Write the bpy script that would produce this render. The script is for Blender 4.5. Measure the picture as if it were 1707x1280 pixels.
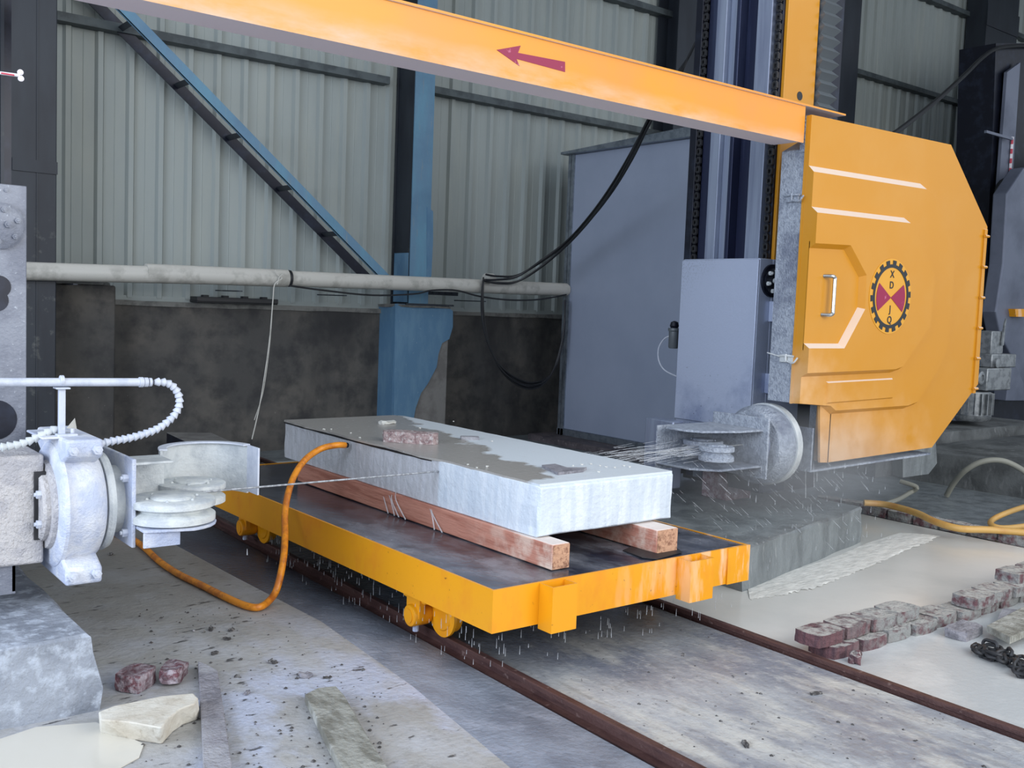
import bpy, bmesh, math, random
import numpy as np
from mathutils import Vector, Matrix
R = random.Random(7)
PI = math.pi
for o in list(bpy.data.objects): bpy.data.objects.remove(o)
scn = bpy.context.scene
C = scn.collection

# ---------------------------------------------------------------- camera
FPX, YAW, PIT, ROL, CH = 1679.77, .669444, .0768497, .0390813, 1.7
_fw = np.array([math.sin(YAW)*math.cos(PIT), math.cos(YAW)*math.cos(PIT), -math.sin(PIT)])
_r0 = np.array([math.cos(YAW), -math.sin(YAW), 0]); _u0 = np.cross(_r0, _fw)
_c, _s = math.cos(ROL), math.sin(ROL)
_r = _c*_r0+_s*_u0; _u = -_s*_r0+_c*_u0
cam = bpy.data.cameras.new('camera'); camo = bpy.data.objects.new('camera', cam); C.objects.link(camo)
cam.sensor_width = 36; cam.lens = FPX*36/1707; cam.clip_start = .05; cam.clip_end = 200
M = Matrix.Identity(4)
for i in range(3):
    M[i][0] = _r[i]; M[i][1] = _u[i]; M[i][2] = -_fw[i]
M[2][3] = CH
camo.matrix_world = M
scn.camera = camo
def P(x, y, X=None, Y=None, Z=None):
    """world point seen at photo pixel (x, y) on the plane X=, Y= or Z="""
    d = _r*(x-853.5)/FPX-_u*(y-640)/FPX+_fw
    if X is not None: t = X/d[0]
    elif Y is not None: t = Y/d[1]
    else: t = (Z-CH)/d[2]
    return Vector((d[0]*t, d[1]*t, CH+d[2]*t))
def XZ(pts, Y): return [(p.x, p.z) for p in (P(a, b, Y=Y) for a, b in pts)]
def XY(pts, Z): return [(p.x, p.y) for p in (P(a, b, Z=Z) for a, b in pts)]

# ---------------------------------------------------------------- world, lights, exposure
w = bpy.data.worlds.new('world'); scn.world = w; w.use_nodes = True
bg = w.node_tree.nodes['Background']; bg.inputs[0].default_value = (.80, .88, 1.0, 1); bg.inputs[1].default_value = 1.0
def area(name, loc, target, sx, sy, power, col):
    l = bpy.data.lights.new(name, 'AREA'); l.shape = 'RECTANGLE'; l.size = sx; l.size_y = sy; l.energy = power; l.color = col
    o = bpy.data.objects.new(name, l); C.objects.link(o); o.location = loc
    o.rotation_euler = (Vector(target)-Vector(loc)).to_track_quat('-Z', 'Y').to_euler(); return o
area('daylight_open_front', (5.0, -5.5, 4.6), (4.6, 4.5, .9), 9, 5.5, 640, (1.0, .985, .96))
area('daylight_open_side', (-6.5, 3.0, 3.8), (3, 5, 1.2), 7, 4.5, 700, (.72, .82, 1.0))
scn.view_settings.view_transform = 'Standard'; scn.view_settings.look = 'None'
scn.view_settings.gamma = 1; scn.view_settings.exposure = 0.22; scn.view_settings.use_curve_mapping = False

# ---------------------------------------------------------------- materials
def srgb(r, g, b):
    f = lambda c: (c/255/12.92) if c/255 <= .04045 else ((c/255+.055)/1.055)**2.4
    return (f(r), f(g), f(b), 1)
def mat(name, col, rough=.6, metal=0.0, layers=(), bump=0, bscale=60, bdetail=4, rlayers=(), alpha=None, bstretch=(1, 1, 1), spec=None, emis=None):
    m = bpy.data.materials.new(name); m.use_nodes = True; nt = m.node_tree; N = nt.nodes; L = nt.links
    b = N['Principled BSDF']
    geo = N.new('ShaderNodeNewGeometry')
    def vec(stretch):
        mp = N.new('ShaderNodeMapping'); mp.inputs['Scale'].default_value = stretch
        L.new(geo.outputs['Position'], mp.inputs['Vector']); return mp.outputs[0]
    def noise(scale, stretch=(1, 1, 1), detail=5, r=.6):
        n = N.new('ShaderNodeTexNoise'); n.inputs['Scale'].default_value = scale; n.inputs['Detail'].default_value = detail
        n.inputs['Roughness'].default_value = r
        L.new(vec(stretch), n.inputs['Vector']); return n.outputs['Fac']
    def rng(v, a, c, lo=0., hi=1.):
        k = N.new('ShaderNodeMapRange'); k.inputs[1].default_value = a; k.inputs[2].default_value = c
        k.inputs[3].default_value = lo; k.inputs[4].default_value = hi; L.new(v, k.inputs[0]); return k.outputs[0]
    def math_(op, a, c):
        k = N.new('ShaderNodeMath'); k.operation = op
        for i, v in enumerate((a, c)):
            if isinstance(v, (int, float)): k.inputs[i].default_value = v
            else: L.new(v, k.inputs[i])
        return k.outputs[0]
    def mask(l):
        v = None
        if 'scale' in l:
            v = rng(noise(l['scale'], l.get('stretch', (1, 1, 1)), l.get('detail', 5), l.get('r', .6)), l.get('lo', .45), l.get('hi', .6))
        for g in l.get('grads', ()):                    # (normal, a, b, wobble, wobble_scale)
            n, a, c, wob, ws = g
            dp = N.new('ShaderNodeVectorMath'); dp.operation = 'DOT_PRODUCT'; dp.inputs[1].default_value = n
            L.new(geo.outputs['Position'], dp.inputs[0]); q = dp.outputs['Value']
            if wob: q = math_('ADD', q, math_('MULTIPLY', math_('SUBTRACT', noise(ws, detail=4), .5), wob))
            q = rng(q, a, c)
            v = q if v is None else math_('MULTIPLY', v, q)
        if 'up' in l:                                   # by face tilt: settled dust on tops, painted floor bounce under the beam
            sx = N.new('ShaderNodeSeparateXYZ'); L.new(geo.outputs['Normal'], sx.inputs[0])
            q = rng(sx.outputs['Z'], l['up'][0], l['up'][1]); v = q if v is None else math_('MULTIPLY', v, q)
        return math_('MULTIPLY', v, l.get('amt', 1.0))
    cur = None
    base = N.new('ShaderNodeRGB'); base.outputs[0].default_value = col; cur = base.outputs[0]
    rcur = rough
    for l in layers:
        mk = mask(l)
        mx = N.new('ShaderNodeMix'); mx.data_type = 'RGBA'
        L.new(mk, mx.inputs['Factor']); L.new(cur, mx.inputs['A']); mx.inputs['B'].default_value = l['col']; cur = mx.outputs['Result']
        if 'rough' in l:
            rm = N.new('ShaderNodeMix'); rm.data_type = 'FLOAT'; L.new(mk, rm.inputs[0])
            if isinstance(rcur, (int, float)): rm.inputs[2].default_value = rcur
            else: L.new(rcur, rm.inputs[2])
            rm.inputs[3].default_value = l['rough']; rcur = rm.outputs[0]
    L.new(cur, b.inputs['Base Color'])
    if isinstance(rcur, (int, float)): b.inputs['Roughness'].default_value = rcur
    else: L.new(rcur, b.inputs['Roughness'])
    b.inputs['Metallic'].default_value = metal
    if spec is not None: b.inputs['Specular IOR Level'].default_value = spec
    if bump:
        bp = N.new('ShaderNodeBump'); bp.inputs['Strength'].default_value = bump; bp.inputs['Distance'].default_value = .02
        L.new(noise(bscale, bstretch, bdetail), bp.inputs['Height']); L.new(bp.outputs[0], b.inputs['Normal'])
    if alpha is not None: b.inputs['Alpha'].default_value = alpha
    return m
S = srgb
def stain(col, scale, lo, hi, amt=1., stretch=(1, 1, 1), **k): return dict(col=col, scale=scale, lo=lo, hi=hi, amt=amt, stretch=stretch, **k)
K = {}
K['sheet'] = mat('corrugated_paint', S(148, 155, 152), .6, 0, [stain(S(132, 140, 138), .8, .42, .7, .6, (2, 2, .5)), stain(S(160, 163, 154), 1.5, .5, .7, .4, (2, 2, .4))])
K['girt'] = mat('girt_steel', S(78, 86, 88), .6, .2, [stain(S(50, 56, 60), 5, .45, .6, .7)])
K['darksteel'] = mat('dark_column_steel', S(40, 46, 54), .5, .2, [stain(S(30, 34, 42), 2.5, .4, .65, .8, (2, 2, .5)), stain(S(110, 112, 108), 9, .58, .7, .5, grads=[((0, 0, 1), 2.6, 1.9, .5, 3)])])
K['blackish'] = mat('black_machine_steel', S(20, 23, 36), .4, .3, [stain(S(44, 52, 70), 6, .5, .65, .5)])
K['render'] = mat('soot_dark_render', S(68, 67, 65), .85, 0, [stain(S(92, 88, 82), 1.6, .42, .65, .8), stain(S(46, 46, 47), 4, .45, .65, .8), stain(S(150, 148, 142), 26, .68, .74, .6, grads=[((0, 0, 1), 1.25, .3, .5, 2)]), stain(S(34, 34, 36), 1.1, .5, .62, .6, (1, 1, .35))], .35, 14)
K['cap'] = mat('pale_mortar_cap', S(112, 112, 108), .9, 0, [stain(S(80, 80, 78), 8, .45, .6, .7)], .4, 30)
K['bluepaint'] = mat('flaking_blue_paint', S(92, 126, 150), .6, 0, [stain(S(92, 138, 160), 3, .45, .65, .8, (2, 2, .4)), stain(S(120, 132, 136), 9, .6, .72, .8, (3, 3, .4)), stain(S(74, 108, 134), 2, .5, .7, .6)], .15, 30)
K['bluewall'] = mat('blue_painted_plaster', S(78, 114, 142), .65, 0, [stain(S(98, 132, 154), 4, .45, .65, .6, (2, 2, .6)), stain(S(130, 150, 160), 22, .66, .74, .7)], .15, 30)
K['plaster'] = mat('bare_grey_plaster', S(120, 118, 114), .9, 0, [stain(S(98, 95, 92), 6, .42, .62, .8)], .3, 30)
K['pvc'] = mat('dusty_pvc', S(186, 184, 176), .5, 0, [stain(S(150, 148, 140), 7, .5, .65, .7), dict(col=S(214, 210, 200), up=(.3, .9), amt=.7)])
K['cabinet'] = mat('blue_grey_cabinet_paint', S(158, 167, 186), .38, .1, [stain(S(140, 150, 170), 1.1, .4, .7, .5), stain(S(90, 98, 112), 30, .74, .78, .5)])
K['trim'] = mat('galvanised_trim', S(140, 148, 156), .35, .6, [stain(S(100, 108, 116), 10, .45, .6, .6)])
K['orange'] = mat('machine_orange_paint', S(196, 133, 22), .36, 0, [stain(S(200, 142, 54), 1.6, .45, .7, .5),
    dict(col=S(226, 188, 148), scale=3.5, lo=.3, hi=.6, amt=.8, rough=.75, grads=[((-.35, 0, -1), -3.65, -2.95, .9, 2.2)]),
    dict(col=S(222, 208, 196), up=(.25, .6), amt=.85, rough=.8)])
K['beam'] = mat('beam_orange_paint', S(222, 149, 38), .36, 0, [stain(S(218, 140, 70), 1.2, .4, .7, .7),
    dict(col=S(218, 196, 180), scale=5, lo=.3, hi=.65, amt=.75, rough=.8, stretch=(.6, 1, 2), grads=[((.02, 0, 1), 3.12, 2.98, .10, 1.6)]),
    dict(col=S(240, 226, 230), up=(-.6, -.95), amt=.97, rough=.85)])  # last layer: floor bounce light painted into the colour of the underside
K['cart'] = mat('cart_orange_paint', S(232, 157, 18), .38, 0, [stain(S(226, 138, 30), 8, .5, .7, .55, (1, 1, .5)), stain(S(120, 62, 24), 42, .68, .73, .8),
    dict(col=S(238, 196, 158), scale=9, lo=.5, hi=.6, amt=.85, stretch=(1, 1, .22), rough=.8, grads=[((1, 0, 0), 3.3, 4.3, .5, 3)])])
K['deck'] = mat('wet_black_deck', S(46, 50, 64), .16, .1, [stain(S(146, 148, 156), 2.0, .42, .66, .9, (1.6, .7, 1), rough=.35, grads=[((0, 1, 0), 6.0, 4.4, .6, 2)]), stain(S(20, 22, 34), 5, .5, .65, .7)], .12, 20)  # pale first layer paints wet reflections onto the front of the deck
K['stone'] = mat('white_stone', S(202, 211, 220), .6, 0, [stain(S(222, 228, 233), 5, .45, .62, .7, (3, 3, .4)), stain(S(178, 190, 204), 7, .52, .7, .45, (4, 4, .5)), dict(col=S(186, 187, 190), rough=.35, amt=.9, grads=[((0, 1, 0), 4.565, 4.58, 0, 1)]),
    dict(col=S(206, 208, 214), scale=9, lo=.45, hi=.6, amt=.7, stretch=(1, 3, .5), grads=[((0, 1, 0), 4.565, 4.58, 0, 1)])], .5, 22, 6)
K['crust'] = mat('slurry_wet_stone_top', S(206, 213, 218), .6, 0, [dict(col=S(158, 153, 146), rough=.24, amt=.95, grads=[((-3.65, 1, 0), -8.35, -8.22, 2.2, 2.3), ((0, 1, 0), 3.79, 3.83, .2, 6)]), stain(S(200, 200, 196), 30, .66, .7, .8)], .15, 30)
K['wood'] = mat('wet_timber', S(190, 132, 112), .6, 0, [stain(S(150, 88, 70), 6, .45, .65, .7, (6, .5, 6)), dict(col=S(220, 196, 178), scale=8, lo=.42, hi=.6, amt=.9, grads=[((0, 1, 0), 4.3, 3.7, .4, 3)]), dict(col=S(226, 216, 208), up=(.5, .9), amt=.9, grads=[((0, 1, 0), 4.0, 3.8, .2, 6)])], .3, 30, 4, bstretch=(4, .4, 4))
K['endgrain'] = mat('timber_end_grain', S(196, 152, 122), .8, 0, [stain(S(128, 84, 64), 40, .5, .62, .8), stain(S(110, 76, 58), 14, .52, .66, .6)], .4, 60)
K['rail'] = mat('rusty_rail', S(92, 66, 62), .5, .3, [stain(S(66, 44, 44), 9, .45, .6, .7, (3, .6, 3)), stain(S(150, 128, 122), 20, .62, .7, .5)], .2, 60)
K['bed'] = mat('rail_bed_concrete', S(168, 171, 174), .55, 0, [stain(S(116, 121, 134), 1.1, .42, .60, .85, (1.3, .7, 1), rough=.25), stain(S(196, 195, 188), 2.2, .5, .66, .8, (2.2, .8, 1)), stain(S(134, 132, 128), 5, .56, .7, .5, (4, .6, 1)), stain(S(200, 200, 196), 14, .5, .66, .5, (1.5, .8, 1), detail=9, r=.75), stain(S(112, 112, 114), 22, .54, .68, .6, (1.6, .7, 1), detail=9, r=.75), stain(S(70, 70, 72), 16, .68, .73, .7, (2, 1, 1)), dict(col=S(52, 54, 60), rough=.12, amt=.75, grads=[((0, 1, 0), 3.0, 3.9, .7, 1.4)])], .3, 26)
K['floorL'] = mat('left_floor_concrete', S(168, 167, 164), .5, 0, [stain(S(142, 140, 137), 1.3, .4, .7, .8), stain(S(190, 199, 222), 2.4, .5, .62, .7, (1, .6, 1), rough=.12, grads=[((0, 1, 0), 5.0, 4.0, .8, 1.5)]), stain(S(186, 189, 196), 3.1, .48, .7, .6), stain(S(120, 120, 118), 16, .52, .68, .5, detail=9, r=.75), stain(S(48, 48, 50), 13, .63, .68, .85, (.6, 1.6, 1)), dict(col=S(96, 92, 84), amt=.65, grads=[((-.3, 1, 0), 4.4, 5.8, .8, 1.2)])], .35, 30, 6)  # blue-white layer: wet glints painted into the nearer floor colour
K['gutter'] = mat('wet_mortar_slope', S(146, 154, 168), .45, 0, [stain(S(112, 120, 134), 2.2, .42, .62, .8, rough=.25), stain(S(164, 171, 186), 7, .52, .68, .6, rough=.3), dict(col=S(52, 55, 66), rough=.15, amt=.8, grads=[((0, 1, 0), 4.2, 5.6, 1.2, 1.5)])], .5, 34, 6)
K['slurry'] = mat('milky_slurry_water', S(222, 220, 213), .2, 0, [stain(S(196, 197, 192), 1.0, .42, .68, .7), dict(col=S(186, 188, 184), amt=.8, grads=[((0, 1, 0), 3.3, 4.2, .5, 1.3)])], .04, 9)
K['slurry2'] = mat('settled_slurry', S(184, 187, 187), .32, 0, [stain(S(206, 207, 205), 2.2, .48, .62, .7), stain(S(78, 76, 74), 22, .70, .74, .8, (1, 2, 1))], .12, 24)
K['cream'] = mat('cream_slurry', S(208, 204, 192), .18, 0, [stain(S(190, 190, 186), 2, .5, .65, .5)], .03, 9)
K['foam'] = mat('foam', S(226, 226, 220), .5, 0, [stain(S(190, 191, 186), 12, .40, .62, .9, (.7, 2.5, 1), detail=8, r=.7)], .35, 30, 6, bstretch=(.6, 2, 1))
K['concrete'] = mat('splashed_concrete_block', S(150, 156, 166), .75, 0, [stain(S(116, 122, 132), 4, .45, .6, .8), stain(S(184, 192, 204), 14, .5, .62, .7)], .8, 26, 7)
K['wetblock'] = mat('wet_dark_concrete', S(122, 128, 130), .4, 0, [stain(S(92, 97, 99), 3, .42, .62, .8, (2, 2, .5)), stain(S(170, 172, 170), 9, .62, .72, .7, (4, 4, .25))], .4, 24, 6)
K['farblock'] = mat('dim_concrete', S(98, 101, 101), .7, 0, [stain(S(60, 62, 62), 2.4, .42, .62, .8), stain(S(128, 130, 130), 7, .58, .72, .7, (2, 2, .6))], .4, 18)
K['brick'] = mat('slurry_covered_brick', S(104, 72, 76), .8, 0, [stain(S(70, 54, 62), 12, .45, .6, .7, (3, 3, .4)), stain(S(140, 142, 140), 14, .38, .55, .95, grads=[((1, 0, 0), 4.4, 4.9, .3, 3)]), dict(col=S(176, 174, 168), scale=20, lo=.38, hi=.56, amt=.9, up=(.3, .8))], .7, 50)
K['brick2'] = mat('pinkish_brick', S(172, 152, 150), .85, 0, [stain(S(122, 96, 98), 24, .45, .58, .8), stain(S(206, 202, 200), 34, .52, .62, .7)], .8, 70)
K['redbrick'] = mat('maroon_brick', S(112, 72, 80), .75, 0, [stain(S(170, 162, 168), 30, .40, .56, .9), stain(S(80, 50, 58), 12, .45, .6, .7)], .6, 60)
K['plank'] = mat('gritty_grey_plank', S(142, 140, 146), .8, 0, [stain(S(104, 102, 108), 24, .45, .58, .7), stain(S(176, 176, 180), 3, .5, .62, .7)], .7, 60)
K['plank2'] = mat('pale_worn_plank', S(150, 150, 142), .8, 0, [stain(S(104, 102, 92), 9, .45, .6, .8, (2, .6, 1)), stain(S(186, 186, 180), 6, .52, .64, .7)], .7, 40)
K['chunk'] = mat('cream_stone_chunk', S(214, 210, 198), .6, 0, [stain(S(186, 176, 158), 4, .48, .64, .7), stain(S(150, 136, 116), 8, .6, .7, .5, (3, 3, .6))], .3, 30)
K['bluewhite'] = mat('spray_caked_steel', S(188, 196, 216), .62, 0, [stain(S(222, 224, 228), 9, .42, .6, .8), stain(S(140, 152, 184), 3, .5, .68, .6)], .5, 90, 5)
K['caked'] = mat('thick_caked_slurry', S(206, 202, 200), .8, 0, [stain(S(176, 174, 178), 12, .45, .6, .7)], 1.0, 60, 5)
K['white'] = mat('white_dusty_plastic', S(196, 201, 212), .45, 0, [stain(S(170, 178, 194), 12, .5, .65, .6)], .15, 60)
K['white2'] = mat('grey_dusty_steel', S(200, 204, 204), .55, 0, [stain(S(168, 174, 178), 10, .45, .62, .7)], .3, 60)
K['plateL'] = mat('grey_carriage_plate', S(134, 138, 148), .5, .2, [stain(S(104, 108, 120), 5, .45, .62, .7), stain(S(190, 196, 204), 60, .62, .68, .5)], .2, 60)
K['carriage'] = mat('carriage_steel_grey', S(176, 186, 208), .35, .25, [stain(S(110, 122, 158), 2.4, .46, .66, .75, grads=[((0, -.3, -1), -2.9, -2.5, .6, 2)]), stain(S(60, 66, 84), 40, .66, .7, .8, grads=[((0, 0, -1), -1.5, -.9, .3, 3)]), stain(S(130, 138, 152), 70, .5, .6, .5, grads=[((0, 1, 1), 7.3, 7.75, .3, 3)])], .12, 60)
K['spraypost'] = mat('spray_blistered_grey', S(172, 180, 192), .5, .1, [stain(S(128, 136, 152), 30, .45, .6, .6), stain(S(90, 98, 120), 3, .5, .65, .6)], .9, 70, 4)
K['steelstrip'] = mat('brushed_guide_steel', S(150, 160, 180), .35, .35, [stain(S(104, 112, 138), 2, .42, .66, .7, (1, 6, .3))])
K['steeldark'] = mat('dark_guide_steel', S(44, 50, 76), .35, .5, [stain(S(80, 90, 120), 2, .5, .7, .6, (1, 6, .3))])
K['chain'] = mat('oily_chain', S(50, 51, 54), .55, .3)
K['bellows'] = mat('black_bellows_rubber', S(92, 98, 102), .35, 0, [stain(S(90, 96, 100), 8, .5, .65, .5)])
K['hosepaint'] = mat('orange_hose', S(226, 142, 34), .4, 0, [stain(S(178, 98, 36), 14, .45, .6, .8), stain(S(120, 70, 44), 30, .6, .68, .6)], .1, 60)
K['hoseyellow'] = mat('yellow_hose', S(192, 152, 84), .45, 0, [stain(S(180, 128, 66), 9, .5, .64, .6)])
K['hosegrey'] = mat('grey_hose', S(132, 132, 122), .6)
K['black'] = mat('black_rubber_cable', S(30, 31, 34), .5)
K['silver'] = mat('chrome_handle', S(170, 172, 172), .22, .9)
K['badge_orange'] = mat('badge_orange', S(212, 152, 44), .45)
K['badge_black'] = mat('badge_black', S(34, 38, 42), .5)
K['crimson'] = mat('crimson_print', S(142, 26, 66), .5, 0, [stain(S(214, 130, 160), 22, .64, .7, .5)])
K['redtape'] = mat('red_print', S(190, 60, 80), .6)
K['galv'] = mat('motor_alloy', S(150, 154, 156), .4, .5, [stain(S(104, 108, 112), 14, .45, .6, .7)])
K['hull'] = mat('far_machine_grey', S(112, 118, 134), .45, .2, [stain(S(84, 90, 106), 1.2, .42, .64, .8)])
K['wire'] = mat('diamond_wire', S(168, 172, 176), .5, .2, [stain(S(110, 112, 116), 60, .45, .55, .7)])
K['drop'] = mat('water_drop', S(214, 218, 222), .15, 0, alpha=.42)
K['spray'] = mat('water_spray', S(214, 218, 224), .4, 0, alpha=.30)
K['grit'] = mat('dark_grit', S(62, 60, 60), .8, 0, [stain(S(130, 128, 126), 60, .5, .6, .7)])
K['gritwhite'] = mat('white_stone_chips', S(206, 206, 200), .8)
K['sheetroof'] = mat('roof_sheet', S(130, 136, 140), .7)
K['dirtyspool'] = mat('dusty_spool', S(206, 210, 208), .55, 0, [stain(S(176, 182, 188), 14, .45, .6, .7)], .25, 60)
K['plinth'] = mat('brown_plinth', S(92, 84, 86), .7, 0, [stain(S(60, 56, 60), 8, .45, .6, .7), stain(S(140, 130, 130), 24, .6, .68, .6)], .4, 30)
K['pullrod'] = mat('white_rod', S(226, 222, 226), .5)

# ---------------------------------------------------------------- mesh helpers
class MB:
    def __init__(s): s.v = []; s.f = []
    def add(s, v, f):
        n = len(s.v); s.v += [tuple(p) for p in v]; s.f += [tuple(i+n for i in q) for q in f]; return s
    def box(s, x0, x1, y0, y1, z0, z1, M=None):
        v = [Vector((x, y, z)) for x in (x0, x1) for y in (y0, y1) for z in (z0, z1)]
        if M is not None: v = [M@p for p in v]
        return s.add(v, [(0, 1, 3, 2), (4, 6, 7, 5), (0, 4, 5, 1), (2, 3, 7, 6), (0, 2, 6, 4), (1, 5, 7, 3)])
    def prism(s, poly, ax, a, b, M=None):
        n = len(poly); f3 = {'Z': lambda p, t: (p[0], p[1], t), 'Y': lambda p, t: (p[0], t, p[1]), 'X': lambda p, t: (t, p[0], p[1])}[ax]
        v = [Vector(f3(p, a)) for p in poly]+[Vector(f3(p, b)) for p in poly]
        if M is not None: v = [M@p for p in v]
        return s.add(v, [tuple(range(n))[::-1], tuple(range(n, 2*n))]+[(i, (i+1) % n, n+(i+1) % n, n+i) for i in range(n)])
    def loft(s, rings, cap=True):
        n = len(rings[0]); v = [p for r in rings for p in r]; f = []
        for k in range(len(rings)-1):
            for i in range(n): f.append((k*n+i, k*n+(i+1) % n, (k+1)*n+(i+1) % n, (k+1)*n+i))
        if cap: f += [tuple(range(n))[::-1], tuple((len(rings)-1)*n+i for i in range(n))]
        return s.add(v, f)
    def lathe(s, c, axis, prof, n=32, a0=0, a1=2*PI, cap=True):
        c = Vector(c); ax = Vector(axis).normalized(); t = Vector((0, 0, 1)) if abs(ax.z) < .9 else Vector((1, 0, 0))
        e1 = ax.cross(t).normalized(); e2 = ax.cross(e1)
        rings = []
        for h, r in prof:
            rings.append([c+ax*h+(e1*math.cos(2*PI*i/n)+e2*math.sin(2*PI*i/n))*max(r, 1e-4) for i in range(n)])
        return s.loft(rings, cap)
    def cyl(s, p0, p1, r, n=12, r1=None):
        p0 = Vector(p0); p1 = Vector(p1); return s.lathe(p0, p1-p0, [(0, r), ((p1-p0).length, r if r1 is None else r1)], n)
    def tube(s, pts, r, n=8, sub=6, closed=False):
        pts = [Vector(p) for p in pts]
        if sub > 1 and len(pts) > 2:
            q = []; m = len(pts)
            for i in range(m-1):
                p0 = pts[max(i-1, 0)]; p1 = pts[i]; p2 = pts[i+1]; p3 = pts[min(i+2, m-1)]
                for k in range(sub):
                    t = k/sub
                    q.append(.5*((2*p1)+(p2-p0)*t+(2*p0-5*p1+4*p2-p3)*t*t+(3*p1-p0-3*p2+p3)*t**3))
            q.append(pts[-1]); pts = q
        rings = []; up = None
        for i, p in enumerate(pts):
            d = (pts[min(i+1, len(pts)-1)]-pts[max(i-1, 0)]).normalized()
            if up is None: up = d.orthogonal().normalized()
            up = (up-d*up.dot(d)).normalized(); s2 = d.cross(up)
            rr = r(i/(len(pts)-1)) if callable(r) else r
            rings.append([p+(up*math.cos(2*PI*k/n)+s2*math.sin(2*PI*k/n))*rr for k in range(n)])
        return s.loft(rings)
    def rock(s, c, size, seed=0, rz=0, jit=.12, tilt=0):
        rr = random.Random(seed); bm = bmesh.new(); bmesh.ops.create_cube(bm, size=1)
        bmesh.ops.subdivide_edges(bm, edges=bm.edges[:], cuts=2, use_grid_fill=True)
        Mt = Matrix.Translation(c)@Matrix.Rotation(rz, 4, 'Z')@Matrix.Rotation(tilt, 4, 'Y')
        bm.verts.ensure_lookup_table(); v = []
        for q in bm.verts:
            p = q.co.copy(); k = 1-.10*(abs(p.x) > .49)*(abs(p.y) > .49)
            p = Vector((p.x*size[0]*k, p.y*size[1]*k, p.z*size[2]))
            p += Vector([rr.uniform(-1, 1)*jit*m*.5 for m in (size[2], size[2], size[2])])
            v.append(Mt@p)
        s.add(v, [[x.index for x in f.verts] for f in bm.faces]); bm.free(); return s
W = {}
def obj(name, mb, m, parent=None, bevel=0, smooth=True, origin=None, seg=2, angle=35):
    me = bpy.data.meshes.new(name)
    v = mb.v
    if origin is None:
        xs = [p[0] for p in v]; ys = [p[1] for p in v]; zs = [p[2] for p in v]
        origin = Vector(((min(xs)+max(xs))/2, (min(ys)+max(ys))/2, min(zs)))
    origin = Vector(origin)
    me.from_pydata([tuple(Vector(p)-origin) for p in v], [], mb.f)
    bm = bmesh.new(); bm.from_mesh(me); bmesh.ops.recalc_face_normals(bm, faces=bm.faces[:]); bm.to_mesh(me); bm.free()
    me.materials.append(m if not isinstance(m, str) else K[m])
    if smooth:
        for p in me.polygons: p.use_smooth = True
        me.set_sharp_from_angle(angle=math.radians(angle))
    o = bpy.data.objects.new(name, me); C.objects.link(o); W[o.name] = origin
    if parent is not None: o.parent = parent; o.location = origin-W[parent.name]
    else: o.location = origin
    if bevel:
        b = o.modifiers.new('bevel', 'BEVEL'); b.width = bevel; b.segments = seg; b.limit_method = 'ANGLE'; b.angle_limit = math.radians(40)
    return o
def tag(o, label=None, cat=None, group=None, kind=None):
    if label: o['label'] = label
    if cat: o['category'] = cat
    if group: o['group'] = group
    if kind: o['kind'] = kind
    return o
def bolts(lst, m, parent):
    first = None
    for c, ax, r_, h in lst: obj('bolt', hexbolt(MB(), c, ax, r_, h), m, parent)
def thing(name, loc, label, cat, group=None):
    o = bpy.data.objects.new(name, None); C.objects.link(o); o.location = loc; o.empty_display_size = .05
    W[o.name] = Vector(loc); return tag(o, label, cat, group)
def struct(name, loc=(0, 0, 0)):
    o = bpy.data.objects.new(name, None); C.objects.link(o); o.location = loc; W[o.name] = Vector(loc); o['kind'] = 'structure'; o.empty_display_size = .05
    return o
def copies(first, places, parent=None):
    """further copies of one mesh object, moved by the given offsets (offset, rotz)"""
    out = []
    for off, rz in places:
        c = first.copy(); C.objects.link(c); c.location = first.location+Vector(off); c.rotation_euler = (0, 0, rz)
        c.parent = parent if parent is not None else first.parent; out.append(c)
    return out
def grid(x0, x1, y0, y1, nx, ny, fz):
    m = MB(); m.add([(x0+(x1-x0)*i/nx, y0+(y1-y0)*j/ny, fz(x0+(x1-x0)*i/nx, y0+(y1-y0)*j/ny)) for i in range(nx+1) for j in range(ny+1)],
        [(i*(ny+1)+j, (i+1)*(ny+1)+j, (i+1)*(ny+1)+j+1, i*(ny+1)+j+1) for i in range(nx) for j in range(ny)]); return m
def hexbolt(mb, c, axis, r, h):
    return mb.lathe(c, axis, [(0, r), (h, r)], 6).lathe(Vector(c)+Vector(axis).normalized()*h, axis, [(0, r*.5), (h*.4, r*.45)], 8)

# ================================================================ SETTING
def railx(y, base): return base+.024*(y-3.5)
fl = struct('floor')
obj('left_concrete_apron', MB().add([(-14, -8, .03), (2.2, -8, .03), (2.2, 2.5, .03), (2.36, 3.6, .03), (2.44, 4.6, .03), (2.40, 5.6, .03), (2.33, 8, .03), (2.33, 10.6, .03), (-14, 10.6, .03)], [tuple(range(9))]), 'floorL', fl)
band = MB(); L_ = [(-8, 2.0), (2.5, 2.2), (3.6, 2.36), (4.6, 2.44), (5.6, 2.40), (8, 2.33), (10.6, 2.33)]
pts = []
for y, x in L_:
    r_ = railx(y, 2.83)-.045
    for k, (t, z) in enumerate(((0, .03), (.12, .034), (.45, .018), (.93, .006), (1, -.02))): pts.append((x+(r_-x)*t, y, z+(R.uniform(-.004, .004) if 0 < k < 4 else 0)))
band.add(pts, [(i*5+k, i*5+k+1, (i+1)*5+k+1, (i+1)*5+k) for i in range(len(L_)-1) for k in range(4)])
obj('gutter_slope', band, 'gutter', fl)
bed = MB().add([(railx(-8, 2.83)-.06, -8, -.02), (railx(10.6, 2.83)-.06, 10.6, -.02), (railx(10.6, 2.83)+.045, 10.6, -.03), (railx(-8, 2.83)+.045, -8, -.03)], [(0, 1, 2, 3)])
obj('rail_groove', bed, 'gutter', fl)
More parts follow.
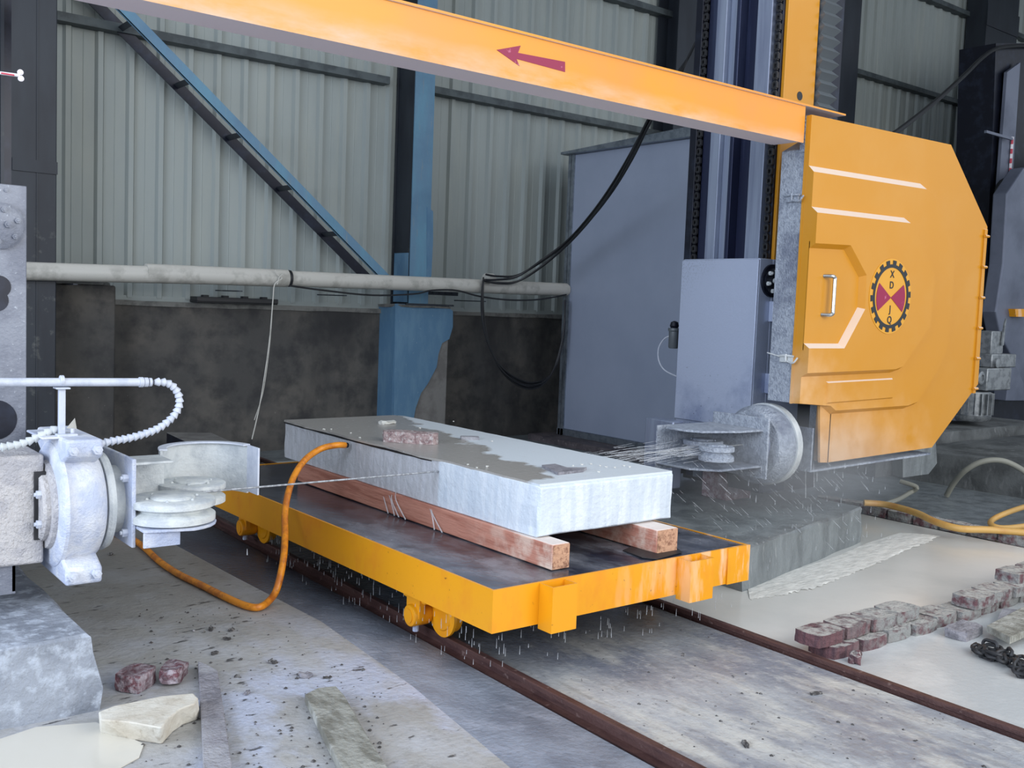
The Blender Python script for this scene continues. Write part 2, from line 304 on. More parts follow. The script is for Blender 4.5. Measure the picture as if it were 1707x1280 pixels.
obj('rail_bed_slab', MB().prism([(railx(-8, 2.83)+.045, -8), (railx(10.6, 2.83)+.045, 10.6), (railx(10.6, 4.235)-.045, 10.6), (railx(-8, 4.235)-.045, -8)], 'Z', -.2, .012), 'bed', fl)
obj('right_ground', MB().add([(railx(-8, 4.235)-.045, -8, -.02), (40, -8, -.02), (40, 10.6, -.02), (railx(10.6, 4.235)-.045, 10.6, -.02)], [(0, 1, 2, 3)]), 'wetblock', fl)

# --- back wall: sooty rendered dwarf wall, corrugated sheets above, each sheet a piece
wb = struct('wall_back', (8, 10.5, 0))
obj('dwarf_wall', MB().box(-6, 40, 10.46, 10.8, -.1, 1.575), 'render', wb)
cp = MB()
xs = [-6+.23*i for i in range(201)]
cp.loft([[(x, 10.44+R.uniform(-.012, .008), 1.565+R.uniform(-.012, .0)), (x, 10.44, 1.61+R.uniform(-.004, .004)), (x, 10.62, 1.61), (x, 10.62, 1.565)] for x in xs])
obj('mortar_cap', cp, 'cap', wb)
obj('sill_flashing', MB().box(-6, 40, 10.485, 10.56, 1.60, 1.66), 'sheet', wb, smooth=False)
def sheet_mesh(x0, n=3, pitch=.30, y=10.52, z0=1.64, z1=9.2):
    prof = []
    for k in range(n):
        c = x0+pitch*k+.06
        prof += [(c-.06, y), (c-.048, y), (c-.026, y-.046), (c+.022, y-.046), (c+.044, y), (c+.140, y), (c+.146, y-.004), (c+.152, y)]
    prof.append((x0+pitch*n+.02, y-.002))
    m = MB(); q = len(prof)
    m.add([(a, b, z0) for a, b in prof]+[(a, b, z1) for a, b in prof], [(i, i+1, q+i+1, q+i) for i in range(q-1)])
    return m
s0 = obj('corrugated_sheet', sheet_mesh(-.96), 'sheet', wb, smooth=False)
copies(s0, [((.9*k, .0015*(k % 2), 0), 0) for k in range(1, 38)], wb)
obj('corrugated_sheet', sheet_mesh(-6.0, 17), 'sheet', wb, smooth=False)
obj('left_pier', MB().box(1.2, 3.08, 10.2, 10.46, -.1, 1.75), 'render', wb, bevel=.02)
obj('pier_cap', MB().rock(Vector((2.1, 10.33, 1.765)), (1.9, .28, .03), 3, jit=.5), 'cap', wb)
# blue pilaster under the steel column
px0 = P(660, 507, Y=10.12).x
pil = struct('trim_1', (px0+.4, 10.12, 0))
pf = XZ([(660, 508), (744, 512), (754, 518), (756, 545), (748, 575), (742, 700)], 10.12)
obj('plastered_pilaster', MB().box(px0, px0+.76, 10.12, 10.6, -.1, 1.64), 'plaster', pil, bevel=.012)
bl = XZ([(659, 506), (744, 511), (755, 518), (755, 545), (749, 565), (737, 572), (731, 590), (728, 612), (713, 640), (702, 655), (693, 680), (686, 720), (678, 760), (655, 760)], 10.105)
obj('blue_paint_skin', MB().prism(bl, 'Y', 10.105, 10.121), 'bluewall', pil, smooth=False)
obj('blue_paint_side', MB().box(px0-.012, px0+.001, 10.12, 10.6, -.1, 1.65), 'bluewall', pil)
obj('mortar_cap', MB().rock(Vector((px0+.38, 10.33, 1.655)), (.84, .5, .03), 5, jit=.5), 'cap', pil)

# --- ceiling and end walls of the shed (out of frame; they keep the daylight to the open sides)
ce = struct('ceiling', (10, 4, 9.2))
obj('roof_sheeting', MB().box(-6, 40, 3.0, 10.9, 9.2, 9.25), 'sheetroof', ce)
wr = struct('wall_right', (40, 4, 0)); obj('end_wall_sheeting', MB().box(40, 40.1, -8, 10.9, 0, 9.2), 'sheet', wr)

# --- girts
for i, (zz, a, b) in enumerate(((4.22, -6, 6.2), (4.22, 6.72, 14.6), (5.93, 6.72, 40), (7.62, -6, 40), (4.22, 15.3, 40))):
    g = MB().box(a, b, 10.34, 10.49, zz+.075, zz+.083).box(a, b, 10.34, 10.346, zz+.0081, zz+.0749).box(a, b, 10.34, 10.49, zz, zz+.008)
    o = obj('wall_girt', g, 'girt', smooth=False)
    tag(o, ['dark channel girt crossing the sheets behind the diagonal brace', 'dark girt between blue column and tall cabinet, just under the orange beam', 'upper girt seen above the beam and right of the black bellows', 'topmost girt crossing the sheets at the upper right corner', 'lower girt on the far sheets beyond the guard housing'][i], 'girt', 'horizontal steel girts on the corrugated wall')

# --- steel building columns
def hcol(x0, x1, y0, y1, z0, z1, m, mf, label, web_side=True):
    t = thing('steel_column', ((x0+x1)/2, y0, z0), label, 'column', 'steel columns of the shed')
    f = .016
    obj('flange', MB().box(x0, x1, y0, y0+f, z0, z1), mf, t)
    obj('flange', MB().box(x0, x1, y1-f, y1, z0, z1), m, t)
    obj('web', MB().box((x0+x1)/2-.008, (x0+x1)/2+.008, y0+f, y1-f, z0, z1), m, t)
    return t
t = thing('steel_column', (6.6, 10.2, 1.65), 'blue-faced steel column standing on the blue pilaster', 'column', 'steel columns of the shed')
cx0 = P(688, 300, Y=10.12).x; cx1 = P(720, 300, Y=10.12).x
obj('flange', MB().box(cx0, cx1, 10.12, 10.136, 1.66, 9.2), 'bluepaint', t)
obj('web', MB().box(cx0+.12, cx0+.136, 10.136, 10.5, 1.66, 9.2), 'darksteel', t)
obj('flange', MB().box(cx0-.02, cx1, 10.48, 10.5, 1.66, 9.2), 'darksteel', t)
obj('side_plate', MB().box(cx0-.004, cx0+.012, 10.137, 10.47, 1.9, 9.2), 'darksteel', t)
obj('blue_patch', MB().box(cx0-.012, cx0-.003, 10.15, 10.46, 1.70, 2.28), 'bluewall', t)
obj('flaked_strip', MB().prism(XZ([(712, 0+345), (722, 352), (722, 400), (719, 460), (712, 470)], 10.112), 'Y', 10.112, 10.122), 'bluewall', t)
obj('base_plate', MB().box(cx0-.06, cx1+.35, 10.08, 10.3, 1.67, 1.69).box(cx0+.25, cx1+.45, 10.14, 10.17, 1.80, 1.86), 'darksteel', t)
bolts([((cx0+.35+.09*k, 10.14, 1.83), (0, -1, 0), .012, .012) for k in range(4)], 'darksteel', t)
t = thing('steel_column', (2.3, 9.9, 0), 'dark slate steel column at the left edge above the grey plate', 'column', 'steel columns of the shed')
lx0 = P(20, 200, Y=9.9).x; lx1 = P(95, 200, Y=9.9).x
obj('box_section', MB().box(lx0-.05, lx1, 9.9, 10.2, 0, 9.2), 'darksteel', t, bevel=.008)
sp = P(60, 276, Y=9.89)
obj('splice_plate', MB().box(lx0, lx1+.004, 9.885, 9.9, sp.z-.06, sp.z+.05), 'darksteel', t)
obj('seam', MB().box(lx0+.2, lx0+.212, 9.892, 9.9, .1, 9.1), 'darksteel', t)
hcol(10.68, 11.08, 10.05, 10.45, 0, 9.2, K['darksteel'], K['darksteel'], 'dark steel column behind the cutting machine mast, seen above the beam')
t = thing('steel_column', (14.95, 10.0, 0), 'dark steel column directly right of the black bellows', 'column', 'steel columns of the shed')
a = P(1392, 100, Y=10.0).x; b = P(1431, 100, Y=10.0).x
obj('box_section', MB().box(a, b, 10.0, 10.4, 0, 9.2), 'darksteel', t)
obj('flange_lip', MB().box(b, b+.32, 10.3, 10.42, 0, 9.2), 'girt', t)
t = thing('steel_column', (20, 10.0, 0), 'black steel column at upper right edge beyond the guard housing', 'column', 'steel columns of the shed')
a = P(1640, 100, Y=10.0).x; b = P(1692, 100, Y=10.0).x
obj('box_section', MB().box(a, b, 10.0, 10.4, 0, 9.2), 'darksteel', t)
sz = P(1660, 30, Y=10.0).z
obj('splice_plate', MB().box(a-.02, b+.02, 9.98, 10.0, sz-.2, sz+.2), 'darksteel', t)

# --- diagonal brace: two angle bars with battens
t = thing('diagonal_brace', (4.7, 10.0, 3), 'blue and black twin-angle diagonal brace with short battens running down the corrugated wall', 'brace')
p0 = P(208, 16, Y=9.95); p1 = P(650, 470, Y=9.95); d = (p1-p0).normalized(); nrm = Vector((d.z, 0, -d.x))
p0 = p0-d*1.6
def bar(a, b, wdt, th, y0, flip):
    m = MB(); n = nrm*wdt/2
    m.add([a-n+Vector((0, 0, 0)), a+n, b+n, b-n, a-n+Vector((0, th, 0)), a+n+Vector((0, th, 0)), b+n+Vector((0, th, 0)), b-n+Vector((0, th, 0))],
          [(0, 1, 2, 3), (7, 6, 5, 4), (0, 4, 5, 1), (1, 5, 6, 2), (2, 6, 7, 3), (3, 7, 4, 0)])
    return m
fr = bar(p0, p1, .105, .012, 0, 0)
up_ = nrm*(-.052 if nrm.z > 0 else .052)
obj('front_angle', fr, 'bluepaint', t, smooth=False)
leg = MB(); q0 = p0+up_; q1 = p1+up_
leg.add([q0, q1, q1+Vector((0, .03, 0)), q0+Vector((0, .03, 0)), q0-up_*.2, q1-up_*.2, q1-up_*.2+Vector((0, .03, 0)), q0-up_*.2+Vector((0, .03, 0))], [(0, 1, 2, 3), (4, 5, 6, 7), (0, 1, 5, 4), (2, 3, 7, 6), (0, 3, 7, 4), (1, 2, 6, 5)])
obj('front_angle_leg', leg, 'bluepaint', t, smooth=False)
dy = Vector((0, .42, 0))
obj('rear_angle', bar(p0+dy, p1+dy, .11, .012, 0, 0), 'blackish', t, smooth=False)
L0 = (p1-p0).length
tb0 = P(209, 40, Y=9.95); first = None
bt = [P(x, y, Y=9.95) for x, y in ((220, 38), (318, 135), (408, 222), (492, 312), (572, 385))]
for q in bt:
    q = p0+d*((q-p0).dot(d))
    m = MB(); e = d*.028
    q = q+Vector((0, .014, 0)); dy = Vector((0, .40, 0))
    m.add([q-e, q+e, q+e+dy, q-e+dy, q-e+nrm*.02, q+e+nrm*.02, q+e+dy+nrm*.02, q-e+dy+nrm*.02], [(0, 1, 2, 3), (7, 6, 5, 4), (0, 4, 5, 1), (1, 5, 6, 2), (2, 6, 7, 3), (3, 7, 4, 0)])
    obj('batten', m, 'darksteel', t, smooth=False)

# ================================================================ PIPE, CABLES, TRAY ON THE WALL
t = thing('wall_pipe', (5, 10, 1.8), 'long beige plastic pipe running along the wall above the dwarf wall', 'pipe')
A = P(-60, 449, Y=9.84); B_ = P(944, 483, Y=9.84)
cut = P(243, 455, Y=9.84); cut2 = P(478, 464, Y=9.84)
obj('pipe_section', MB().cyl(A, cut2, .083, 20), 'pvc', t)
obj('pipe_section', MB().cyl(cut2+Vector((.03, 0, 0)), B_, .083, 20), 'pvc', t)
obj('socket_joint', MB().cyl(cut, cut2, .091, 20), 'pvc', t)
obj('joint_ring', MB().cyl(cut2, cut2+Vector((.035, 0, 0)), .088, 20), 'black', t)
for x in (2.6, 4.2, 5.4, 7.3): obj('wall_bracket', MB().box(x-.02, x+.02, 9.82, 10.44, 1.78-.04, 1.752), 'darksteel', t)
t = thing('drain_tray', P(395, 505, Y=10.4), 'black plastic drip tray lying on top of the dwarf wall', 'tray')
xa, xb = P(325, 495, Y=10.34).x, P(460, 502, Y=10.34).x; zt = 1.625
obj('tray_frame', MB().box(xa, xb, 10.28, 10.31, zt, zt+.05).box(xa, xb, 10.47, 10.5, zt, zt+.05).box(xa, xa+.05, 10.3, 10.48, zt, zt+.05).box(xb-.05, xb, 10.3, 10.48, zt, zt+.05).box(xa, xb, 10.29, 10.49, zt-.012, zt+.003), 'black', t, bevel=.006)
for k in range(4): obj('lug', MB().box(xa+.1+.22*k, xa+.16+.22*k, 10.36, 10.44, zt+.003, zt+.07), 'black', t, bevel=.006)

def pts_on(pl, **kw): return [P(x, y, **kw) for x, y in pl]
t = thing('cable_bundle', P(830, 465, Y=9.85), 'black cable bundle sagging from the beam down over the beige wall pipe', 'cable')
cA = [P(1128, 130, Y=6.4), P(1105, 165, Y=6.6), P(1078, 212, Y=6.9), P(1052, 262, Y=7.3), P(1020, 315, Y=7.8), P(985, 362, Y=8.4), P(945, 405, Y=9.0), P(900, 440, Y=9.4), P(862, 463, Y=9.68), P(830, 466, Y=9.70), P(808, 464, Y=9.70)]
for k in range(5):
    o_ = [p+Vector((.022*math.cos(1.3*k+i*.5), .03*math.sin(1.3*k+i*.7), .026*math.sin(2.1*k+i*.35)))*(1+.8*(i > 6)) for i, p in enumerate(cA)]
    obj('cable_strand', MB().tube([P(1160, 70, Y=6.3), P(1145, 100, Y=6.35)]+o_, .013, 6, 5), 'black', t)
obj('tie_wrap', MB().lathe(P(815, 468, Y=9.84)-Vector((.05, 0, 0)), (1, 0, 0), [(0, .09), (.10, .09)], 20), 'pvc', t)
t = thing('cable_loop', P(880, 640, Y=10.0), 'loop of thin black cables hanging below the pipe against the dark wall', 'cable')
cB = [(806, 462), (804, 500), (806, 535), (815, 575), (832, 610), (855, 632), (882, 643), (908, 636), (925, 612), (936, 575), (941, 540), (942, 500)]
for k in range(6):
    o_ = [P(x+(k-2.5)*1.0*math.sin(i*.6), y+(k-2.5)*2.2*math.sin(PI*i/11), Y=9.72+.03*math.sin(k*2+i)) for i, (x, y) in enumerate(cB)]
    obj('cable_strand', MB().tube(o_, .010, 6, 5), 'black', t)
o = obj('electric_cable', MB().tube([P(x, y, Y=9.72) for x, y in ((482, 476), (540, 484), (620, 492), (690, 490), (720, 484), (760, 484), (800, 494), (850, 500), (900, 499), (944, 491))], .010, 6, 6), 'black')
tag(o, 'thin black cable strung under the beige pipe from joint to cabinet', 'cable')
o = obj('hanging_wire', MB().tube([P(x, y, Y=9.72) for i, (x, y) in enumerate(((458, 450), (462, 458), (470, 464), (458, 474), (455, 500), (450, 560), (442, 620), (432, 680), (420, 732)))], .006, 5, 6).tube([P(x, y, Y=9.72) for x, y in ((455, 500), (451, 560), (444, 620), (437, 660), (424, 700))], .004, 5, 5).tube([P(474, 455, Y=9.72), P(466, 462, Y=9.72), P(462, 474, Y=9.72)], .006, 5, 4), 'pvc')
tag(o, 'thin grey wire tied round the pipe and hanging down the dark wall', 'wire')
o = obj('power_cable', MB().tube([P(1470, 235, Y=6.0), P(1497, 218, Y=6.3), P(1535, 189, Y=6.6), P(1572, 158, Y=7.0), P(1608, 125, Y=7.4), P(1640, 94, Y=7.8), P(1665, 80, Y=8.05), P(1707, 76, Y=8.1), P(1760, 78, Y=8.1)], .030, 8, 6), 'black')
tag(o, 'thick black cable rising from behind the guard housing to the upper right', 'cable')

# ================================================================ TALL CABINET
CX = 8.63
t = thing('control_cabinet', (9.2, 8.6, .1), 'tall blue-grey sheet metal cabinet standing between the wall and the cutting machine', 'cabinet')
obj('side_panel', MB().box(CX, CX+1.2, 7.25, 9.84, .14, 3.66), 'cabinet', t, bevel=.01)
obj('roof_cap', MB().prism([(7.0, 3.66), (9.96, 3.66), (9.96, 3.69), (7.0, 3.80)], 'X', CX-.1, CX+1.35), 'trim', t, smooth=False)
obj('corner_post', MB().box(CX-.02, CX+.03, 9.78, 9.83, .06, 3.66).box(CX-.012, CX+.02, 9.845, 9.9, .06, 3.66).box(CX-.02, CX+1.2, 9.84, 9.88, .06, 3.66), 'trim', t, smooth=False)
obj('bottom_rail', MB().box(CX-.02, CX+1.2, 7.2, 9.9, .06, .14), 'trim', t, smooth=False)
o = obj('cabinet_plinth', MB().box(CX-.35, CX+1.25, 7.0, 10.1, -.1, .058), 'plinth', bevel=.02)
tag(o, 'low brownish concrete plinth under the tall blue-grey cabinet', 'plinth')

# ================================================================ RAILS
def rail(base, label, head):
    t = thing('steel_rail', (railx(3, base), 3, 0), label, 'rail')
    prof = [(-.042, -.02), (.042, -.02), (.042, -.012), (.009, -.004), (.009, .018), (.020, .024), (.020, .042), (.016, .046), (-.016, .046), (-.020, .042), (-.020, .024), (-.009, .018), (-.009, -.004), (-.042, -.012)]
    m = MB(); rings = []
    for y in (-6, -2, 1, 3, 5, 7, 10): rings.append([(railx(y, base)+a, y, b) for a, b in prof])
    m.loft(rings); o = obj('rail_section', m, 'rail', t, smooth=False)
    return t
rail(2.83, 'rusty near rail running from under the cart to the bottom edge', 0)
rail(4.235, 'rusty right-hand rail between the rail bed and the slurry pool', 0)

# ================================================================ CART
CX0, CX1, CY0, CY1, CZ0, CZ1 = 2.66, 4.415, 3.437, 7.0, .257, .452
t = thing('rail_cart', (3.5, 5, .06), 'orange flat rail cart with black wet deck carrying the stone slab', 'cart')
def ringbox(x0, x1, y0, y1, z0, z1, t_):
    o4 = [(x0, y0), (x1, y0), (x1, y1), (x0, y1)]; i4 = [(x0+t_, y0+t_), (x1-t_, y0+t_), (x1-t_, y1-t_), (x0+t_, y1-t_)]
    rg_ = [[(o4[k][0], o4[k][1], z0), (o4[k][0], o4[k][1], z1), (i4[k][0], i4[k][1], z1), (i4[k][0], i4[k][1], z0)] for k in (0, 1, 2, 3)]
    m = MB(); v = [p for q in rg_ for p in q]; return m.add(v, [(a*4+b, ((a+1) % 4)*4+b, ((a+1) % 4)*4+(b+1) % 4, a*4+(b+1) % 4) for a in range(4) for b in range(4)])
fr = ringbox(CX0, CX1, CY0, CY1, CZ0, CZ1, .012)
obj('frame', fr, 'cart', t, smooth=False)
obj('deck_plate', MB().box(CX0+.0125, CX1-.0125, CY0+.0125, CY1-.0125, CZ1-.018, CZ1-.004), 'deck', t, smooth=False)
obj('doubler_plate', MB().box(P(1190, 960, Y=CY0).x+.1, CX1+.004, CY0-.008, CY0, CZ0-.002, CZ1), 'cart', t, smooth=False)
for y in (4.1, 5.2, 6.2): obj('cross_member', MB().box(CX0+.02, CX1-.02, y-.04, y+.04, CZ0+.02, CZ1-.02), 'blackish', t)
for xa, xb in ((2.925, 3.075), (3.845, 4.02)):
    m = MB(); y0, y1, z0, z1, th = CY0-.095, CY0, CZ0-.02, CZ1-.003, .008
    m = ringbox(xa, xb, y0, y1-.0005, z0, z1, th)
    obj('stake_pocket', m, 'cart', t, smooth=False)
def wheel_set(y, x, s):
    ax = obj('axle_box', MB().box(x-.13*s if s > 0 else x, x if s > 0 else x+.13, y+.02, y+.34, CZ0-.022, CZ0).box(min(x-.12*s, x-.02*s), max(x-.12*s, x-.02*s), y+.08, y+.28, CZ0-.05, CZ0-.02), 'cart', t, bevel=.004)
    obj('bearing_boss', MB().lathe((x-.155*s, y+.17, .135), (s, 0, 0), [(0, .030), (.004, .052), (.01, .056), (.10, .056), (.115, .05)], 28).lathe((x-.158*s, y+.17, .135), (s, 0, 0), [(0, .036), (.008, .036)], 24), 'cart', ax)
    obj('boss_web', MB().box(min(x-.13*s, x-.10*s), max(x-.13*s, x-.10*s), y+.11, y+.23, .13, CZ0-.02), 'cart', ax)
    obj('wheel', MB().lathe((x-.045*s, y+.045, .152), (s, 0, 0), [(0, .03), (0, .072), (.006, .078), (.006, .108), (.022, .108), (.026, .093), (.07, .09), (.075, .03)], 40), 'cart', t)
    obj('grease_nipple', MB().cyl((x-.11*s, y+.17, .082), (x-.11*s, y+.17, .050), .016, 8), 'bluewhite', ax)
for y in (4.0, 6.22):
    wheel_set(y, railx(y, 2.83)+.01, 1); wheel_set(y, railx(y, 4.235)-.01, -1)

# timbers
for i, (x0, x1, y0, lab) in enumerate(((3.105, 3.215, 3.56, 'pinkish squared timber under the near long edge of the slab'), (3.80, 3.955, 3.54, 'squared timber under the far long edge of the slab'))):
    t = thing('timber_bearer', ((x0+x1)/2, y0, .452), lab, 'timber')
    obj('beam', MB().box(x0, x1, y0+.004, 6.25, .452, .577 if not i else .575), 'wood', t, bevel=.006)
    obj('end_face', MB().box(x0+.004, x1-.004, y0, y0+.005, .456, .572), 'endgrain', t)
o = obj('rubber_mat', MB().prism(XY([(1038, 918), (1052, 912), (1090, 922), (1128, 914), (1137, 921), (1095, 933), (1070, 930)], .452), 'Z', .452, .456), 'black')
tag(o, 'thin black rubber scrap under the end of the far timber', 'mat')

# ================================================================ STONE SLAB
t = thing('stone_slab', (3.6, 5.3, .578), 'thick pale stone slab being cut, grey and wet on its far half', 'slab')
sl = MB(); xs0, xs1, ya, yb, za, zb = 3.125, 4.075, 3.70, 6.50, .578, .832
def ring(y, dx0=0, dx1=0, dz=0):
    n = 6; r = []
    for k in range(n): r.append((xs0+dx0+R.uniform(-.003, .003), y+R.uniform(-.004, .004), za+(zb-za)*k/(n-1)))
    for k in range(n): r.append((xs0+(xs1-xs0)*(k+1)/(n+1), y, zb+dz))
    for k in range(n): r.append((xs1+dx1+R.uniform(-.003, .003), y, zb-(zb-za)*k/(n-1)))
    for k in range(n): r.append((xs1-(xs1-xs0)*(k+1)/(n+1), y, za+R.uniform(0, .006)))
    return r
rings = [[(x+(.012 if x < 3.5 else -.010), ya+.0, z+(.008 if z < .7 else -.010)) for x, y, z in ring(ya)], ring(ya+.014)]
rings += [ring(3.9+.2*k) for k in range(13)]
rings += [ring(yb, .0)]
sl.loft(rings)
obj('slab_body', sl, 'stone', t, bevel=.004, angle=50)
cr = MB(); n = 30; v = []
ys = [ya+.01+(yb+.0-ya)*k/n for k in range(n+1)]
def lip(y): return xs0+.006+R.uniform(-.004, .006) if y < 4.58 else xs0-.012+.010*math.sin(y*9)+R.uniform(-.008, .004)
lp = [(lip(y), y) for y in ys]
# ragged crust slab on top: overhangs the far wet half of the near side
out = lp+[(xs0+.06, yb+.01), (xs1-.05, yb+.02), (xs1-.002, yb-.05)]+[(xs1+R.uniform(-.006, .002), y) for y in reversed(ys[:-2])]
cr.prism(out, 'Z', zb-.002, zb+.010)
obj('top_skin', cr, 'crust', t, smooth=False)
gap = MB(); gp = [(y, zb-.004) for y in ys if y > 4.57]; 
gap.prism(gp+[(y, zb-.010-.006*math.sin(PI*(y-4.57)/1.95)-R.uniform(0, .004)) for y, _ in reversed(gp)], 'X', xs0-.004, xs0+.004)
obj('cut_gap', gap, 'black', t, smooth=False)
# things lying on the slab
zt = zb+.0105
def bricky(name, c, size, rz, m, lab, cat, seed, jit=.12, group=None, tilt=0):
    o = obj(name, MB().rock(Vector((c[0], c[1], c[2]+size[2]/2)), size, seed, rz, jit, tilt), m, bevel=0, smooth=False)
    return tag(o, lab, cat, group)
b1 = P(642, 737, Z=zt); b2 = P(733, 743, Z=zt); mid = (b1+b2)/2
bricky('brick', (mid.x+.03, mid.y+.07, zt), ((b2-b1).length, .11, .065), math.atan2(b2.y-b1.y, b2.x-b1.x), 'brick2', 'pinkish grey brick lying on the wet top of the slab', 'brick', 3, .10)
c = P(645, 706, Z=zt); bricky('stone_chip', (c.x, c.y, zt), (.12, .07, .02), .3, 'gritwhite', 'small pile of white chips on the slab behind the brick', 'stone', 5, .6)
c = P(783, 732, Z=zt); bricky('stone_chip', (c.x, c.y, zt), (.12, .06, .018), -.6, 'plank', 'small flat grey tile scrap right of the pink brick', 'stone', 6, .15)
cc = XY([(903, 779), (925, 777), (945, 783), (978, 783), (972, 787), (930, 792)], zt); m = MB().prism(cc, 'Z', zt, zt+.014)
o = obj('stone_chip', m, 'plank', smooth=False); tag(o, 'flat grey stone shard on the white front corner of the slab', 'stone')
gm = MB()
for (x, y) in ((955, 777), (970, 775), (985, 774), (1000, 777), (1010, 779), (1040, 777), (1050, 779), (1025, 780), (998, 787), (780, 775), (795, 780), (812, 778), (700, 714), (756, 703), (820, 736), (600, 730), (585, 722), (552, 716), (540, 716)):
    c = P(x, y, Z=zt); gm.rock(c+Vector((0, 0, .003)), (.014*R.uniform(.5, 1.2), .010, .005), int(x), R.uniform(0, 3), .6)
o = obj('stone_crumbs', gm, 'gritwhite', smooth=False); tag(o, 'scattered stone crumbs on top of the slab', 'crumbs', kind='stuff')

# ================================================================ DIAMOND WIRE
WY, WZ = 4.573, .776
o = obj('cutting_wire', MB().cyl((-1.5, WY, WZ-.012), (6.9, WY, WZ+.006), .0048, 8), 'wire')
tag(o, 'taut grey cutting wire running from the left pulleys through the slab to the right pulleys', 'wire')

# ================================================================ ORANGE TOP BEAM
t = thing('gantry_beam', (3, 4.57, 2.9), 'long orange overhead beam with a crimson arrow, joined to the guard housing', 'beam')
z0b, z1b = 2.92, 3.172
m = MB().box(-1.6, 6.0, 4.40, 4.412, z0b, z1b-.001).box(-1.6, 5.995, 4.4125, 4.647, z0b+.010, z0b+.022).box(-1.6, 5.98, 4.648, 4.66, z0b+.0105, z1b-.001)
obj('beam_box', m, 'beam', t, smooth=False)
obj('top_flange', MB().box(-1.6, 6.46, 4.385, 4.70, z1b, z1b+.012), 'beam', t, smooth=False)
arr = XZ([(828, 83), (868, 76), (863.5, 88), (942, 103), (942, 120), (861, 98), (866, 110)], 4.398)
o = obj('arrow_mark', MB().prism(arr, 'Y', 4.3975, 4.4005), 'crimson', t, smooth=False); o['label'] = 'crimson arrow pointing left'

# ================================================================ CUTTING MACHINE (RIGHT)
t = thing('machine_mast', (6.7, 5.3, .3), 'tall machine mast with brushed steel guides, chains and an orange face', 'mast')
MX = 6.36
def ystrip(name, px0, px1, x0, x1, m, z0=.35, z1=7.5, lab=None):
    a = P(px0, 300, X=MX).y; b = P(px1, 300, X=MX).y
    o = obj(name, MB().box(x0, x1, min(a, b), max(a, b), z0, z1), m, t, bevel=.004)
    if lab: o['label'] = lab
    return o
obj('mast_core', MB().box(MX+.12, MX+.8, 4.935, 5.78, .3, 7.5), 'blackish', t)
ystrip('edge_flange', 1149, 1160, MX-.02, MX+.14, 'blackish')
ystrip('guide_strip', 1166, 1182, MX+.02, MX+.14, 'steeldark')
ystrip('guide_strip', 1182, 1198, MX-.01, MX+.14, 'steelstrip')
ystrip('guide_strip', 1198, 1215, MX+.04, MX+.14, 'steelstrip')
a = P(1218, 300, X=MX).y; b = P(1198, 300, X=MX).y
ystrip('guide_strip', 1216, 1222, MX-.02, MX+.14, 'steeldark')
ystrip('guide_strip', 1222, 1250, MX+.07, MX+.14, 'steeldark')
ystrip('guide_strip', 1250, 1274, MX-.02, MX+.14, 'steelstrip')
ystrip('edge_flange', 1277, 1287, MX+.02, MX+.14, 'blackish')
for px in (1163, 1283):
    y = P(px, 300, X=MX).y; m = MB(); z = .9; k = 0
    while z < 5:
        if k % 2: m.box(MX-.012, MX+.012, y-.022, y-.012, z-.022, z+.022).box(MX-.012, MX+.012, y+.012, y+.022, z-.022, z+.022)
        else: m.cyl((MX, y-.014, z-.014), (MX, y+.014, z-.014), .012, 6).cyl((MX, y-.014, z+.014), (MX, y+.014, z+.014), .012, 6)
        z += .036; k += 1
    o = obj('drive_chain', m, 'chain', t); o['kind'] = 'stuff'
oa = P(1308, 165, Y=4.90); ob_ = P(1357, 165, Y=4.90)
m = MB().box(oa.x-.015, ob_.x, 4.90, 4.93, .9, 7.5)
obj('orange_face', m, 'orange', t, bevel=.003)
hp = P(1333, 160, Y=4.90); obj('inspection_hole', MB().lathe((hp.x, 4.902, hp.z), (0, -1, 0), [(0, .034), (.004, .034), (.004, .03), (.0041, .0)], 24), 'black', t)
# bellows: folded rubber
bx0, bx1 = P(1361, 150, Y=4.9).x, P(1386, 150, Y=4.9).x
n = 50; pitch = .088; z = 3.22
bel = MB(); rings = []
for k in range(n):
    for zz, e in ((z, .0), (z+pitch*.5, .05)):
        rings.append([(bx0+.01-e*.5, 4.90-e, zz), (bx1-.01+e*.5, 4.90-e, zz), (bx1+e, 5.1, zz), (bx0-e*.2, 5.1, zz)])
    z += pitch
bel.loft(rings); obj('bellows', bel, 'bellows', t, smooth=False)
obj('screw_cover', MB().box(bx0+.02, bx1+.02, 4.96, 5.2, 1.0, 7.6), 'blackish', t)

t = thing('machine_carriage', (6.25, 5.2, .76), 'pale blue-grey box carriage on the mast, spotted with spray', 'carriage')
obj('carriage_box', MB().box(6.17, 6.325, 4.85, 5.62, .80, 2.135).box(6.3255, 6.75, 4.85, 4.893, .80, 2.134), 'carriage', t, bevel=.008)
obj('front_lip', MB().box(6.155, 6.172, 4.852, 5.62, .84, 2.125), 'carriage', t, bevel=.004)
fc = P(1284, 468, Y=4.85)
fl_ = obj('round_flange', MB().lathe((fc.x+.01, 4.85, fc.z), (0, -1, 0), [(0, .125), (.018, .125), (.02, .10), (.028, .10)], 32), 'blackish', t)
bm_ = MB(); bm_.cyl((fc.x+.01, 4.82, fc.z), (fc.x+.01, 4.77, fc.z), .02, 10)
for k in range(6):
    a = k*PI/3+.3; bolts([((fc.x+.01+.08*math.cos(a), 4.83, fc.z+.08*math.sin(a)), (0, -1, 0), .017, .03)], 'white2', fl_)
obj('centre_pin', bm_, 'white2', fl_)
